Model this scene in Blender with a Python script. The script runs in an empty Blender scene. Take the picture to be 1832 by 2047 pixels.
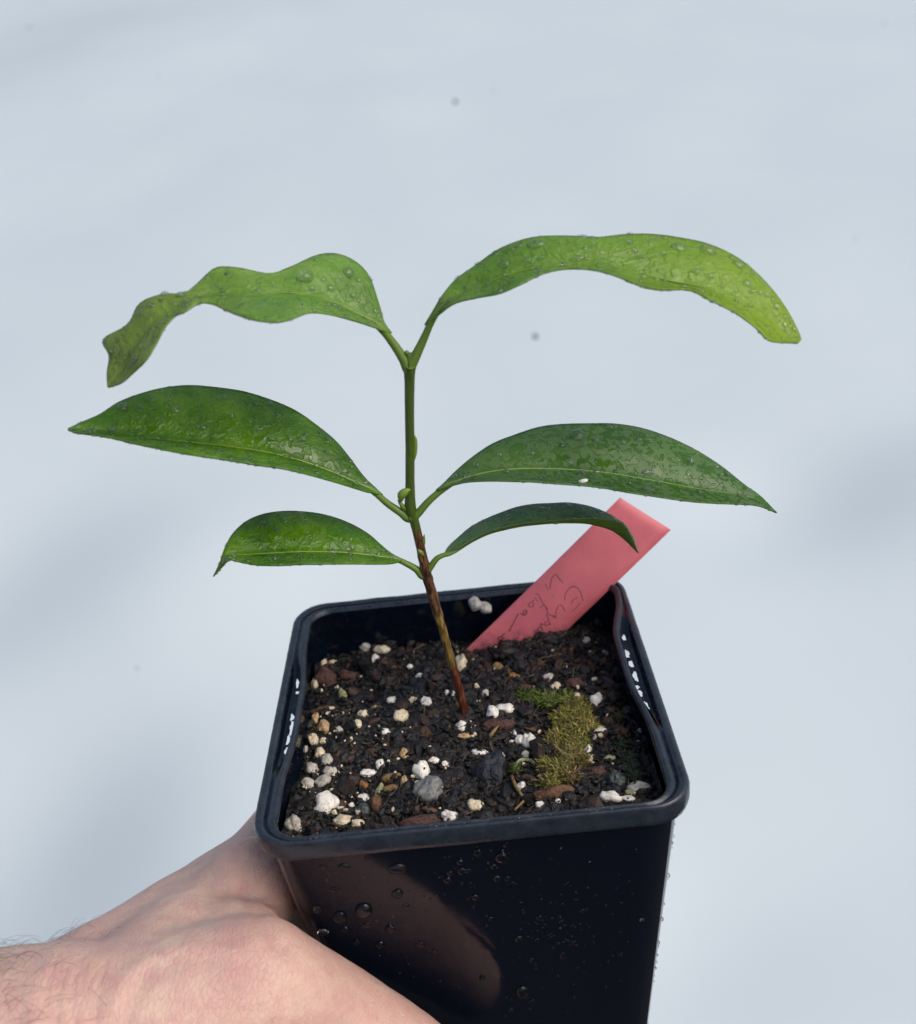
import bpy, bmesh, math, random
import numpy as np
from mathutils import Vector, Matrix, noise

random.seed(7); rng = np.random.default_rng(7)
SC = bpy.context.scene
COL = SC.collection

# ------------------------------------------------------------------ camera
# The pot frame: origin at the middle of the rim, x right, y away from the viewer, z along the pot.
# The hand tilts the pot a little, so the pot frame is turned by TILT in the world (its top leans away).
W, H, F = 1832.0, 2047.0, 2060.0
RC = np.array([[0.994409601968455, -0.03244617641020664, -0.10048278036209356],
               [-0.10417406047845423, -0.45685659933824607, -0.8834193866813911],
               [-0.017242640063816962, 0.8889484199195428, -0.45768263904825846]])
CC = np.array([0.007252728271602031, -0.19877599994209638, 0.14930361180692703])
TILT = Matrix.Rotation(math.radians(-12), 4, 'X')

cam_d = bpy.data.cameras.new('camera'); cam = bpy.data.objects.new('camera', cam_d); COL.objects.link(cam)
cam_d.sensor_fit = 'HORIZONTAL'; cam_d.sensor_width = 36; cam_d.lens = 36 * F / W
cam_d.clip_start = 0.005; cam_d.clip_end = 50
_m = Matrix(((RC[0][0], -RC[1][0], -RC[2][0], CC[0]), (RC[0][1], -RC[1][1], -RC[2][1], CC[1]),
             (RC[0][2], -RC[1][2], -RC[2][2], CC[2]), (0, 0, 0, 1)))
cam.matrix_world = TILT @ _m
SC.camera = cam
cam_d.dof.use_dof = True; cam_d.dof.focus_distance = 0.232; cam_d.dof.aperture_fstop = 18.0
SC.render.resolution_x, SC.render.resolution_y = 916, 1024

# ------------------------------------------------------------------ daylight
SUN_EL, SUN_AZ = 52, 112        # azimuth measured from +y clockwise
wd = bpy.data.worlds.new('World'); SC.world = wd; wd.use_nodes = True
nt = wd.node_tree; bg = nt.nodes['Background']
sky = nt.nodes.new('ShaderNodeTexSky'); sky.sky_type = 'NISHITA'; sky.sun_disc = False
sky.sun_elevation = math.radians(SUN_EL); sky.sun_rotation = math.radians(SUN_AZ)
sky.air_density = 1.0; sky.dust_density = 3.5; sky.ozone_density = 1.0
nt.links.new(sky.outputs[0], bg.inputs[0]); bg.inputs[1].default_value = 0.13
sun_d = bpy.data.lights.new('sun', 'SUN'); sun = bpy.data.objects.new('sun', sun_d); COL.objects.link(sun)
sun_d.energy = 1.3; sun_d.angle = math.radians(50); sun_d.color = (1.0, 0.95, 0.88)
_a, _e = math.radians(SUN_AZ), math.radians(SUN_EL)
sdir = Vector((math.sin(_a) * math.cos(_e), math.cos(_a) * math.cos(_e), math.sin(_e)))
sun.rotation_euler = sdir.to_track_quat('Z', 'Y').to_euler()
SC.view_settings.view_transform = 'Standard'; SC.view_settings.look = 'None'
SC.view_settings.exposure = 0.2; SC.view_settings.gamma = 1.0; SC.view_settings.use_curve_mapping = False

# ------------------------------------------------------------------ helpers
def ray(x, y):
    d = RC.T @ np.array([(x - W / 2) / F, (y - H / 2) / F, 1.0]); return d      # depth 1
def at_depth(x, y, dep): return CC + ray(x, y) * dep
def at_y(x, y, yy): d = ray(x, y); return CC + d * ((yy - CC[1]) / d[1])
def at_plane(x, y, p0, n):
    d = ray(x, y); return CC + d * (np.dot(np.asarray(p0) - CC, n) / np.dot(d, n))
def depth_of(p): return float((RC @ (np.asarray(p) - CC))[2])
def proj(P):
    q = (np.asarray(P) - CC) @ RC.T
    return np.stack([F * q[..., 0] / q[..., 2] + W / 2, F * q[..., 1] / q[..., 2] + H / 2], -1)
def smooth01(t): t = np.clip(t, 0, 1); return t * t * (3 - 2 * t)

def mesh_obj(name, V, Fc, mat=None, parent=None, smooth=True):
    me = bpy.data.meshes.new(name)
    me.from_pydata([tuple(map(float, v)) for v in V], [], [tuple(int(i) for i in f) for f in Fc])
    if smooth: me.polygons.foreach_set('use_smooth', [True] * len(me.polygons))
    me.update()
    o = bpy.data.objects.new(name, me); COL.objects.link(o)
    for m in (mat if isinstance(mat, (list, tuple)) else [mat] if mat else []): me.materials.append(m)
    if parent: o.parent = parent
    return o
def empty(name, loc=(0, 0, 0)):
    o = bpy.data.objects.new(name, None); COL.objects.link(o); o.location = loc; o.empty_display_size = 0.01
    return o
def tag(o, label, cat, group=None, kind=None):
    o['label'] = label; o['category'] = cat
    if group: o['group'] = group
    if kind: o['kind'] = kind
    return o
def catmull(P, n):
    P = np.asarray(P, float); m = len(P)
    Q = np.vstack([2 * P[0] - P[1], P, 2 * P[-1] - P[-2]])
    out = []
    for s in np.linspace(0, m - 1, n):
        i = min(int(s), m - 2); t = s - i
        a, b, c, d = Q[i], Q[i + 1], Q[i + 2], Q[i + 3]
        out.append(0.5 * (2 * b + (c - a) * t + (2 * a - 5 * b + 4 * c - d) * t * t + (3 * b - a - 3 * c + d) * t ** 3))
    return np.array(out)
def tube(P, R, seg=10, cap=True, wob=None):
    P = np.asarray(P, float); n = len(P)
    R = np.full(n, R) if np.isscalar(R) else np.asarray(R, float)
    T = np.gradient(P, axis=0); T /= np.linalg.norm(T, axis=1)[:, None] + 1e-12
    ref = np.array([0, 1, 0.1]) if abs(T[0][1]) < 0.9 else np.array([1, 0, 0])
    V = []; Fc = []
    u = np.cross(T[0], ref); u /= np.linalg.norm(u)
    for i in range(n):
        u = u - T[i] * np.dot(u, T[i]); u /= np.linalg.norm(u); v = np.cross(T[i], u)
        for k in range(seg):
            a = 2 * math.pi * k / seg
            r = R[i] * (1 + (wob(P[i], a) if wob else 0))
            V.append(P[i] + r * (math.cos(a) * u + math.sin(a) * v))
    for i in range(n - 1):
        for k in range(seg):
            k2 = (k + 1) % seg
            Fc.append((i * seg + k, i * seg + k2, (i + 1) * seg + k2, (i + 1) * seg + k))
    if cap:
        V.append(P[0]); V.append(P[-1]); a, b = len(V) - 2, len(V) - 1
        for k in range(seg):
            k2 = (k + 1) % seg
            Fc.append((a, k2, k)); Fc.append((b, (n - 1) * seg + k, (n - 1) * seg + k2))
    return V, Fc
_ico = {}
def ico(sub):
    if sub not in _ico:
        bm = bmesh.new(); bmesh.ops.create_icosphere(bm, subdivisions=sub, radius=1.0)
        _ico[sub] = (np.array([v.co[:] for v in bm.verts]), np.array([[v.index for v in f.verts] for f in bm.faces])); bm.free()
    return _ico[sub]
def nz(p): return noise.noise(Vector(p))

# ------------------------------------------------------------------ materials
def mat(name, base, rough=0.5, **kw):
    m = bpy.data.materials.new(name); m.use_nodes = True
    b = m.node_tree.nodes['Principled BSDF']
    b.inputs['Base Color'].default_value = (*base, 1); b.inputs['Roughness'].default_value = rough
    for k, v in kw.items(): b.inputs[k].default_value = v
    return m
class NT:
    def __init__(s, m): s.t = m.node_tree; s.n = s.t.nodes; s.b = s.n['Principled BSDF']
    def new(s, kind, **kw):
        o = s.n.new(kind)
        for k, v in kw.items(): setattr(o, k, v)
        return o
    def link(s, a, b): s.t.links.new(a, b)
    def coord(s, kind='Object'): return s.new('ShaderNodeTexCoord').outputs[kind]
    def noise(s, scale, detail=4, rough=0.55, vec=None, dist=0.0):
        o = s.new('ShaderNodeTexNoise'); o.inputs['Scale'].default_value = scale; o.inputs['Detail'].default_value = detail
        o.inputs['Roughness'].default_value = rough; o.inputs['Distortion'].default_value = dist
        s.link(vec if vec is not None else s.coord(), o.inputs['Vector']); return o.outputs['Fac']
    def vor(s, scale, vec=None, feature='F1', out='Distance', rnd=1.0):
        o = s.new('ShaderNodeTexVoronoi', feature=feature); o.inputs['Scale'].default_value = scale
        o.inputs['Randomness'].default_value = rnd
        s.link(vec if vec is not None else s.coord(), o.inputs['Vector']); return o.outputs[out]
    def ramp(s, fac, stops, interp='LINEAR'):
        o = s.new('ShaderNodeValToRGB'); o.color_ramp.interpolation = interp; e = o.color_ramp.elements
        while len(e) < len(stops): e.new(0.5)
        for i, (p, c) in enumerate(stops): e[i].position = p; e[i].color = (*c, 1) if len(c) == 3 else c
        s.link(fac, o.inputs[0]); return o.outputs[0]
    def mix(s, fac, a, b, blend='MIX'):
        o = s.new('ShaderNodeMix', data_type='RGBA', blend_type=blend)
        if isinstance(fac, (int, float)): o.inputs[0].default_value = fac
        else: s.link(fac, o.inputs[0])
        for i, v in ((6, a), (7, b)):
            if isinstance(v, tuple): o.inputs[i].default_value = (*v, 1)
            else: s.link(v, o.inputs[i])
        return o.outputs[2]
    def math(s, op, a, b=0.0):
        o = s.new('ShaderNodeMath', operation=op)
        for i, v in ((0, a), (1, b)):
            if isinstance(v, (int, float)): o.inputs[i].default_value = v
            else: s.link(v, o.inputs[i])
        return o.outputs[0]
    def mapr(s, v, a, b, c, d):
        o = s.new('ShaderNodeMapRange'); s.link(v, o.inputs[0])
        for i, x in enumerate((a, b, c, d)): o.inputs[i + 1].default_value = x
        return o.outputs[0]
    def bump(s, h, dist, strength=1.0, prev=None):
        o = s.new('ShaderNodeBump'); o.inputs['Distance'].default_value = dist; o.inputs['Strength'].default_value = strength
        s.link(h, o.inputs['Height'])
        if prev is not None: s.link(prev, o.inputs['Normal'])
        return o.outputs[0]
    def to(s, sock, out): s.link(out, s.b.inputs[sock])

def leaf_material(name, dark, mid, light, trans, wet, tipc=None, blot=None):
    m = mat(name, mid, 0.35); t = NT(m)
    n1 = t.noise(90, 5); n2 = t.noise(420, 3)
    c = t.ramp(n1, [(0.32, dark), (0.52, mid), (0.72, light)])
    c = t.mix(t.mapr(n2, 0.35, 0.75, 0.0, 0.35), c, light)
    uv = t.coord('UV')
    # side veins: slanted fine lines either side of the midrib
    sep = t.new('ShaderNodeSeparateXYZ'); t.link(uv, sep.inputs[0])
    va = t.math('ABSOLUTE', sep.outputs[1])
    ph = t.math('ADD', t.math('MULTIPLY', sep.outputs[0], 95.0), t.math('MULTIPLY', va, -22.0))
    ve = t.math('SINE', t.math('ADD', ph, t.math('MULTIPLY', t.noise(60, 2), 3.0)))
    vein = t.mapr(ve, 0.7, 1.0, 0.0, 1.0)
    c = t.mix(t.math('MULTIPLY', vein, 0.22 if tipc else 0.10), c, light)
    if tipc: c = t.mix(t.mapr(sep.outputs[0], 0.35, 0.85, 0.0, 1.0), c, tipc)
    film = t.noise(blot or 520, 3, 0.5, dist=0.6)
    pool = t.mapr(film, 0.43, 0.57, 0.0, 1.0)
    if blot:
        pool = t.mapr(film, 0.50, 0.54, 0.0, 1.0)
        pool = t.math('MULTIPLY', pool, t.mapr(sep.outputs[0], 0.15, 0.55, 0.3, 1.0))
        c = t.mix(pool, t.mix(0.45, c, (0.12, 0.20, 0.09)), t.mix(0.6, c, dark))
    t.to('Base Color', c)
    # water film: smooth wet pools between duller dry islands
    t.to('Roughness', t.mapr(pool, 0, 1, 0.42 - 0.02 * wet, 0.42 - 0.29 * wet))
    b1 = t.bump(t.math('ADD', pool, t.math('MULTIPLY', film, 0.8)), 0.00012 * wet)
    b2 = t.bump(vein, 0.00012 if tipc else 0.00004, 0.4, b1)
    b3 = t.bump(t.noise(1500, 3), 0.00004, 0.6, b2)
    t.to('Normal', b3)
    t.b.inputs['Specular IOR Level'].default_value = 0.45
    # thin-leaf translucency
    tr = t.new('ShaderNodeBsdfTranslucent'); t.link(t.mix(0.5, c, light), tr.inputs[0])
    ms = t.new('ShaderNodeMixShader'); ms.inputs[0].default_value = trans
    t.link(t.b.outputs[0], ms.inputs[1]); t.link(tr.outputs[0], ms.inputs[2])
    t.link(ms.outputs[0], t.n['Material Output'].inputs[0])
    return m
M = {}
M['leaf_young'] = leaf_material('young_leaf', (0.115, 0.255, 0.028), (0.17, 0.35, 0.045), (0.28, 0.46, 0.085), 0.36, 1.0, (0.25, 0.35, 0.06))
M['leaf_tip'] = leaf_material('young_leaf_backlit_tip', (0.115, 0.255, 0.028), (0.17, 0.355, 0.045), (0.28, 0.46, 0.07), 0.38, 1.0, (0.30, 0.47, 0.025))  # yellower tip colour stands in for backlight shining through the blade
M['leaf_dark'] = leaf_material('mature_leaf', (0.032, 0.112, 0.0015), (0.066, 0.19, 0.0025), (0.15, 0.29, 0.009), 0.28, 1.0)
M['leaf_blot'] = leaf_material('mature_leaf_blotchy', (0.032, 0.116, 0.002), (0.068, 0.195, 0.007), (0.14, 0.27, 0.02), 0.26, 1.0, None, 560)
M['leaf_grey'] = leaf_material('mature_leaf_dull', (0.055, 0.14, 0.03), (0.12, 0.235, 0.075), (0.19, 0.31, 0.12), 0.2, 0.8, None, 700)
M['leaf_under'] = leaf_material('leaf_underside', (0.10, 0.17, 0.02), (0.14, 0.22, 0.03), (0.18, 0.27, 0.05), 0.35, 0.2)
M['midrib'] = mat('midrib', (0.17, 0.27, 0.03), 0.35)
M['petiole'] = mat('petiole', (0.125, 0.21, 0.025), 0.38)
def bark_stem():
    m = mat('stem', (0.05, 0.09, 0.01), 0.38); t = NT(m)
    geo = t.coord('Object'); sep = t.new('ShaderNodeSeparateXYZ'); t.link(geo, sep.inputs[0])
    z = sep.outputs[2]
    mp = t.new('ShaderNodeMapping'); t.link(geo, mp.inputs[0]); mp.inputs['Scale'].default_value = (1, 1, 0.22)
    n = t.noise(350, 4); n2 = t.noise(1300, 5, 0.65, vec=mp.outputs[0])
    green = t.mix(n, (0.045, 0.085, 0.008), (0.085, 0.13, 0.014))
    brown = t.ramp(n2, [(0.38, (0.022, 0.009, 0.005)), (0.5, (0.075, 0.026, 0.011)), (0.64, (0.24, 0.12, 0.04))])
    tan = t.ramp(n2, [(0.38, (0.05, 0.020, 0.008)), (0.52, (0.22, 0.135, 0.03)), (0.66, (0.36, 0.30, 0.08))])
    red = t.ramp(n2, [(0.36, (0.025, 0.006, 0.004)), (0.52, (0.10, 0.022, 0.010)), (0.68, (0.22, 0.09, 0.03))])
    zz = t.math('ADD', z, t.math('MULTIPLY', t.math('SUBTRACT', n, 0.5), 0.008))
    c = t.mix(t.mapr(zz, 0.0035, 0.0065, 0, 1), red, tan)
    c = t.mix(t.mapr(zz, 0.017, 0.022, 0, 1), c, brown)
    c = t.mix(t.mapr(z, 0.0405, 0.0440, 0, 1), c, green)
    t.to('Base Color', c); t.to('Normal', t.bump(n2, 0.0006, 0.9))
    return m
M['stem'] = bark_stem()
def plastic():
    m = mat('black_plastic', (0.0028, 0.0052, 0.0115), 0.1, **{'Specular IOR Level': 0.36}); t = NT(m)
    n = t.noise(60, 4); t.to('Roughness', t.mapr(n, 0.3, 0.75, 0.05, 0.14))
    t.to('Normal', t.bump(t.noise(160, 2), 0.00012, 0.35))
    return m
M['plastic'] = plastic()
def rim_plastic():
    m = mat('rim_plastic', (0.010, 0.014, 0.021), 0.35); t = NT(m)
    n = t.noise(220, 6, 0.65); t.to('Roughness', t.mapr(n, 0.3, 0.72, 0.12, 0.46))
    t.to('Base Color', t.ramp(n, [(0.3, (0.013, 0.018, 0.026)), (0.7, (0.030, 0.038, 0.051))]))
    t.to('Normal', t.bump(t.noise(700, 5), 0.00012, 0.6))
    return m
M['rim'] = rim_plastic()
def water():
    m = mat('water', (1, 1, 1), 0.0, **{'Transmission Weight': 1.0, 'IOR': 1.33}); t = NT(m)
    tr = t.new('ShaderNodeBsdfTransparent'); gl = t.new('ShaderNodeBsdfGlossy'); gl.inputs['Roughness'].default_value = 0.02
    lw = t.new('ShaderNodeLayerWeight'); lw.inputs[0].default_value = 0.5; frv = t.mapr(t.math('POWER', lw.outputs['Facing'], 2.7), 0.0, 1.0, 0.05, 0.9)
    a = t.new('ShaderNodeMixShader'); t.link(frv, a.inputs[0]); t.link(tr.outputs[0], a.inputs[1]); t.link(gl.outputs[0], a.inputs[2])
    b = t.new('ShaderNodeMixShader'); b.inputs[0].default_value = 0.55; t.link(a.outputs[0], b.inputs[1]); t.link(t.b.outputs[0], b.inputs[2])
    t.link(b.outputs[0], t.n['Material Output'].inputs[0]); return m
M['water'] = water()
M['bead'] = mat('bead', (1, 1, 1), 0.0, **{'Transmission Weight': 1.0, 'IOR': 1.36})
def table_mat():
    m = mat('white_sheet', (0.80, 0.81, 0.82), 0.35); t = NT(m)
    n = t.noise(3.0, 4); t.to('Base Color', t.ramp(n, [(0.3, (0.585, 0.65, 0.655)), (0.7, (0.62, 0.682, 0.68))]))
    t.to('Roughness', t.mapr(t.noise(5, 3), 0.3, 0.7, 0.3, 0.5))
    return m
M['sheet'] = table_mat()
def grain(name, lo, hi, rough=0.8, scale=900, pit=0.0003, pits=True):
    m = mat(name, hi, rough); t = NT(m)
    n = t.noise(scale, 5, 0.6)
    c = t.ramp(n, [(0.33, lo), (0.55, hi), (0.75, tuple(min(1, 1.12 * x) for x in hi))])
    b = t.bump(n, pit)
    if pits:
        v = t.vor(scale * 1.4); hole = t.mapr(v, 0.10, 0.24, 1.0, 0.0)
        gate = t.mapr(t.noise(scale * 0.5, 2), 0.5, 0.56, 0, 1)
        h = t.math('MULTIPLY', hole, gate)
        c = t.mix(h, c, tuple(0.12 * x for x in lo)); b = t.bump(t.math('SUBTRACT', 1.0, h), pit * 0.8, 1.0, b)
    t.to('Base Color', c); t.to('Normal', b); return m
M['perlite'] = grain('perlite_white', (0.60, 0.55, 0.47), (0.86, 0.82, 0.73))
M['perlite_cream'] = grain('perlite_cream', (0.46, 0.36, 0.22), (0.74, 0.64, 0.45))
M['perlite_grey'] = grain('perlite_grey', (0.26, 0.24, 0.20), (0.52, 0.48, 0.41))
M['perlite_tan'] = grain('perlite_tan', (0.28, 0.17, 0.08), (0.52, 0.36, 0.19), pits=False)
M['stone_grey'] = grain('stone_grey', (0.11, 0.11, 0.10), (0.20, 0.20, 0.19), 0.5)
M['stone_green'] = grain('stone_green', (0.025, 0.035, 0.03), (0.07, 0.085, 0.075), 0.4, pits=False)
M['charcoal'] = grain('charcoal', (0.006, 0.007, 0.011), (0.022, 0.024, 0.032), 0.38, 1600, 0.0005, False)
M['bark'] = grain('bark_brown', (0.05, 0.02, 0.01), (0.15, 0.07, 0.03), 0.6, 1200, 0.0004, False)
M['bark_red'] = grain('bark_red', (0.035, 0.014, 0.011), (0.10, 0.042, 0.030), 0.6, 1500, 0.0005, False)
M['bark_tan'] = grain('bark_tan', (0.10, 0.055, 0.018), (0.26, 0.16, 0.06), 0.6, 1200, 0.0004, False)
M['bark_orange'] = grain('bark_orange', (0.12, 0.045, 0.012), (0.30, 0.13, 0.03), 0.6, 1200, 0.0004, False)
M['pale_green'] = grain('pale_green', (0.17, 0.19, 0.07), (0.36, 0.37, 0.19), 0.6, 900, 0.0003, False)
def attr_mat(name, rough, bscale=2500, bd=0.0002):
    m = mat(name, (0.02, 0.015, 0.01), rough); t = NT(m)
    a = t.new('ShaderNodeVertexColor'); a.layer_name = 'tint'
    n = t.noise(bscale, 4, 0.6)
    t.to('Base Color', t.mix(t.mapr(n, 0.3, 0.7, 0.0, 0.6), a.outputs[0], (0.004, 0.0035, 0.003)))
    t.to('Normal', t.bump(n, bd)); t.to('Roughness', t.mapr(t.noise(500, 2), 0.3, 0.7, rough - 0.2, rough + 0.2))
    return m
M['soil'] = attr_mat('soil', 0.42, 2500, 0.0003)
M['moss'] = attr_mat('moss', 0.7, 3500, 0.0001)
def tag_mat():
    m = mat('pink_plastic', (0.62, 0.135, 0.165), 0.42); t = NT(m)
    n = t.noise(120, 4); t.to('Base Color', t.ramp(n, [(0.3, (0.58, 0.125, 0.145)), (0.7, (0.70, 0.16, 0.18))]))
    sp_ = t.new('ShaderNodeSeparateXYZ'); t.link(t.coord(), sp_.inputs[0])
    lvl = t.math('ADD', sp_.outputs[2], t.math('MULTIPLY', t.noise(500, 5, 0.7), -0.012))
    dirt = t.mapr(lvl, -0.0195, -0.0145, 0.7, 0.0)
    t.to('Base Color', t.mix(dirt, t.ramp(n, [(0.3, (0.56, 0.12, 0.145)), (0.7, (0.70, 0.16, 0.18))]), (0.05, 0.03, 0.025)))
    t.to('Normal', t.bump(t.noise(900, 3), 0.00005, 0.5)); return m
M['tag'] = tag_mat()
M['pencil'] = mat('pencil_lead', (0.07, 0.02, 0.03), 0.5)
def skin():
    m = mat('skin', (0.58, 0.34, 0.25), 0.5); t = NT(m)
    big = t.noise(45, 4); fine = t.noise(260, 5, 0.65); pore = t.noise(1300, 4, 0.7)
    c = t.ramp(big, [(0.3, (0.58, 0.345, 0.285)), (0.5, (0.66, 0.43, 0.34)), (0.7, (0.72, 0.51, 0.39))])
    c = t.mix(t.mapr(fine, 0.42, 0.68, 0.0, 0.75), c, (0.60, 0.32, 0.285))
    c = t.mix(t.mapr(t.noise(700, 3), 0.60, 0.75, 0.0, 0.35), c, (0.48, 0.23, 0.20))
    t.to('Base Color', c)
    vec = t.new('ShaderNodeMapping'); t.link(t.coord(), vec.inputs[0]); vec.inputs['Rotation'].default_value = (0.3, 0.5, 0.6); vec.inputs['Scale'].default_value = (1, 0.35, 1)
    cr = t.vor(1100, vec.outputs[0], 'DISTANCE_TO_EDGE'); crease = t.mapr(cr, 0.0, 0.12, 0.0, 1.0)
    b = t.bump(crease, 0.00014, 0.6); b = t.bump(fine, 0.0006, 0.4, b); b = t.bump(pore, 0.00015, 0.6, b)
    t.to('Normal', b)
    t.b.inputs['Subsurface Weight'].default_value = 0.25; t.b.inputs['Subsurface Radius'].default_value = (1.0, 0.35, 0.2)
    t.b.inputs['Subsurface Scale'].default_value = 0.003; t.b.inputs['Specular IOR Level'].default_value = 0.35
    return m
M['skin'] = skin()
M['nail'] = mat('nail', (0.62, 0.36, 0.30), 0.3)
M['hair'] = mat('hair', (0.05, 0.03, 0.02), 0.5)
M['speck'] = mat('speck', (0.03, 0.03, 0.03), 0.8)

# ------------------------------------------------------------------ setting: white sheet (world frame)
def to_world(p): return np.array(TILT @ Vector(p))
TZ = -0.42
def ground_hit(x, y):
    o = to_world(CC); d = np.array(TILT.to_3x3() @ Vector(ray(x, y)))
    s = (TZ - o[2]) / d[2]; return o + s * d
y_front = min(ground_hit(0, 2047)[1], ground_hit(1832, 2047)[1]) - 0.035  # unseen front edge, placed so the pot's front wall mirrors no white
SHADE_TILTS = []  # tilts shaped into the sheet to make the soft blue shade bands
for px, py, rx, ry, tl in ((120, 1180, 420, 170, 0.28), (230, 1700, 340, 280, 0.30), (1760, 985, 340, 110, 0.30), (60, 100, 500, 120, 0.10), (1100, 1900, 420, 200, -0.2)):
    g = ground_hit(px, py); SHADE_TILTS.append((g[0], g[1], abs(ground_hit(px + rx, py)[0] - g[0]), abs(ground_hit(px, py - ry)[1] - ground_hit(px, py + ry)[1]) / 2, tl))
def sheet_wave(x, y):
    h = sum(tl * (x - gx) * math.exp(-((x - gx) / wx_) ** 2 - ((y - gy) / wy_) ** 2) for gx, gy, wx_, wy_, tl in SHADE_TILTS)
    return h + 0.003 * nz((x * 4.5 + 3.1, y * 3.4, 0.5)) + 0.018 * nz((x * 1.3, y * 1.1 + 4, 2.2))
def sheet():
    nx, ny = 150, 170
    xs = np.sign(np.linspace(-1, 1, nx)) * np.abs(np.linspace(-1, 1, nx)) ** 1.8 * 2.6; ys = y_front + (np.linspace(0, 1, ny) ** 2.2) * 6.5
    V = []; Fc = []
    for j in range(ny):
        for i in range(nx):
            x, y = xs[i], ys[j]
            h = sheet_wave(x, y)
            V.append((x, y, TZ + h * 1.0))
    for j in range(ny - 1):
        for i in range(nx - 1): Fc.append((j * nx + i, j * nx + i + 1, (j + 1) * nx + i + 1, (j + 1) * nx + i))
    o = mesh_obj('tabletop', V, Fc, M['sheet']); o['kind'] = 'structure'
    sm = o.modifiers.new('thick', 'SOLIDIFY'); sm.thickness = 0.02; sm.offset = -1
    return o
table = sheet()
gm = mat('dark_soil', (0.03, 0.028, 0.025), 0.9); _t = NT(gm); _t.to('Base Color', _t.ramp(_t.noise(6, 6), [(0.3, (0.02, 0.018, 0.016)), (0.7, (0.045, 0.042, 0.036))]))
ground = mesh_obj('ground', [(-30, -30, -1.1), (30, -30, -1.1), (30, 30, -1.1), (-30, 30, -1.1)], [(0, 1, 2, 3)], gm); ground['kind'] = 'structure'
FIXED = [table, ground, cam, sun]
specks = [(911, 209, 6, 'larger of two dark specks, high on the white sheet above the leaves'),
          (1071, 678, 8, 'dark round speck on the white sheet right of the stem tip'),
          (319, 170, 4, 'tiny grey speck on the white sheet near the upper left'),
          (282, 1355, 6, 'faint grey speck on the white sheet left of the pot'),
          (1711, 473, 4, 'tiny dark speck on the white sheet at the right, level with the top leaf'),
          (55, 43, 6, 'small tan speck in the top left corner of the white sheet'),
          (1770, 43, 4, 'tiny dark speck in the top right corner of the white sheet'),
          (986, 188, 4, 'small faint speck right of the dark speck above the leaves')]
for x, y, r, lab in specks:
    p = ground_hit(x, y); dep = np.linalg.norm(p - to_world(CC)); rr = (0.6 if r > 5 and y > 100 and y < 700 else 0.32) * r * dep / F
    V, Fc = ico(2); n = np.array([[1 + 0.4 * nz(v * 1.7 + x)] for v in V])
    st = 1 / max(0.15, abs((TILT.to_3x3() @ Vector(ray(x, y))).normalized().z))
    o = mesh_obj('dirt_speck', V * n * np.array([rr, rr * min(st, 3), rr * 0.5]), Fc, M['speck'])
    o.location = p + np.array([0, 0, rr * 0.1]); FIXED.append(o)
    h = sheet_wave(p[0], p[1])
    o.location.z = TZ + h * 1.0 + rr * 0.1
    tag(o, lab, 'speck', 'specks of dirt on the white sheet')

# ------------------------------------------------------------------ pot
def section(xl, xr, yf, yb, r, z, m=14, n=9):
    pts = []
    cs = [(xr - r, yf + r, -90), (xr - r, yb - r, 0), (xl + r, yb - r, 90), (xl + r, yf + r, 180)]
    for k, (cx, cy, a0) in enumerate(cs):
        for i in range(n):
            a = math.radians(a0 + 90 * i / (n - 1)); pts.append((cx + r * math.cos(a), cy + r * math.sin(a), z))
        nxt = cs[(k + 1) % 4]; a1 = math.radians(nxt[2])
        p0 = np.array(pts[-1][:2]); p1 = np.array((nxt[0] + r * math.cos(a1), nxt[1] + r * math.sin(a1)))
        for i in range(1, m): q = p0 + (p1 - p0) * i / m; pts.append((q[0], q[1], z))
    return np.array(pts)
def loft(rings, close_last=False):
    n = len(rings[0]); V = np.vstack(rings); Fc = []
    for i in range(len(rings) - 1):
        for k in range(n):
            k2 = (k + 1) % n; Fc.append((i * n + k, i * n + k2, (i + 1) * n + k2, (i + 1) * n + k))
    if close_last:
        V = np.vstack([V, rings[-1].mean(0)]); c = len(V) - 1; b = (len(rings) - 1) * n
        for k in range(n): Fc.append((b + k, b + (k + 1) % n, c))
    return V, Fc
def wx(z): return 0.0434 + 0.083 * z
def wyf(z): return -0.0437 - 0.068 * z
def wyb(z): return 0.0415 + 0.068 * z
pot = empty('plant_pot', (0, 0, -0.105))
tag(pot, 'square black plastic nursery pot beaded with water, held in the hand', 'plant pot')
def child(o, parent):       # parent without moving
    o.parent = parent; o.matrix_parent_inverse = Matrix.Translation(-Vector(parent.location)); return o
BOT = -0.105
def outw(z, t=0.0): return section(-wx(z) + t, wx(z) - t, wyf(z) + t, wyb(z) - t, max(0.004, 0.0075 - t), z, m=26)
rings = [outw(z) for z in np.linspace(-0.003, BOT + 0.002, 16)] + [outw(BOT, 0.0012), outw(BOT, 0.02)]
V, Fc = loft(rings, True)
# slight sag in the thin front wall
V = V.copy()
for v in V:
    if v[1] < -0.03: v[1] += 0.0007 * math.sin((v[2] + 0.1) * 32) * math.cos(v[0] * 36)
    bw = smooth01((v[2] + 0.05) / 0.04)
    if v[0] > 0.02: v[0] -= bw * 0.0031 * math.exp(-((v[1] - 0.004) / 0.019) ** 4)
    if v[0] < -0.02: v[0] += bw * 0.0028 * math.exp(-((v[1] + 0.001) / 0.019) ** 4)
wall = child(mesh_obj('wall', V, [f[::-1] for f in Fc], M['plastic']), pot)
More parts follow.
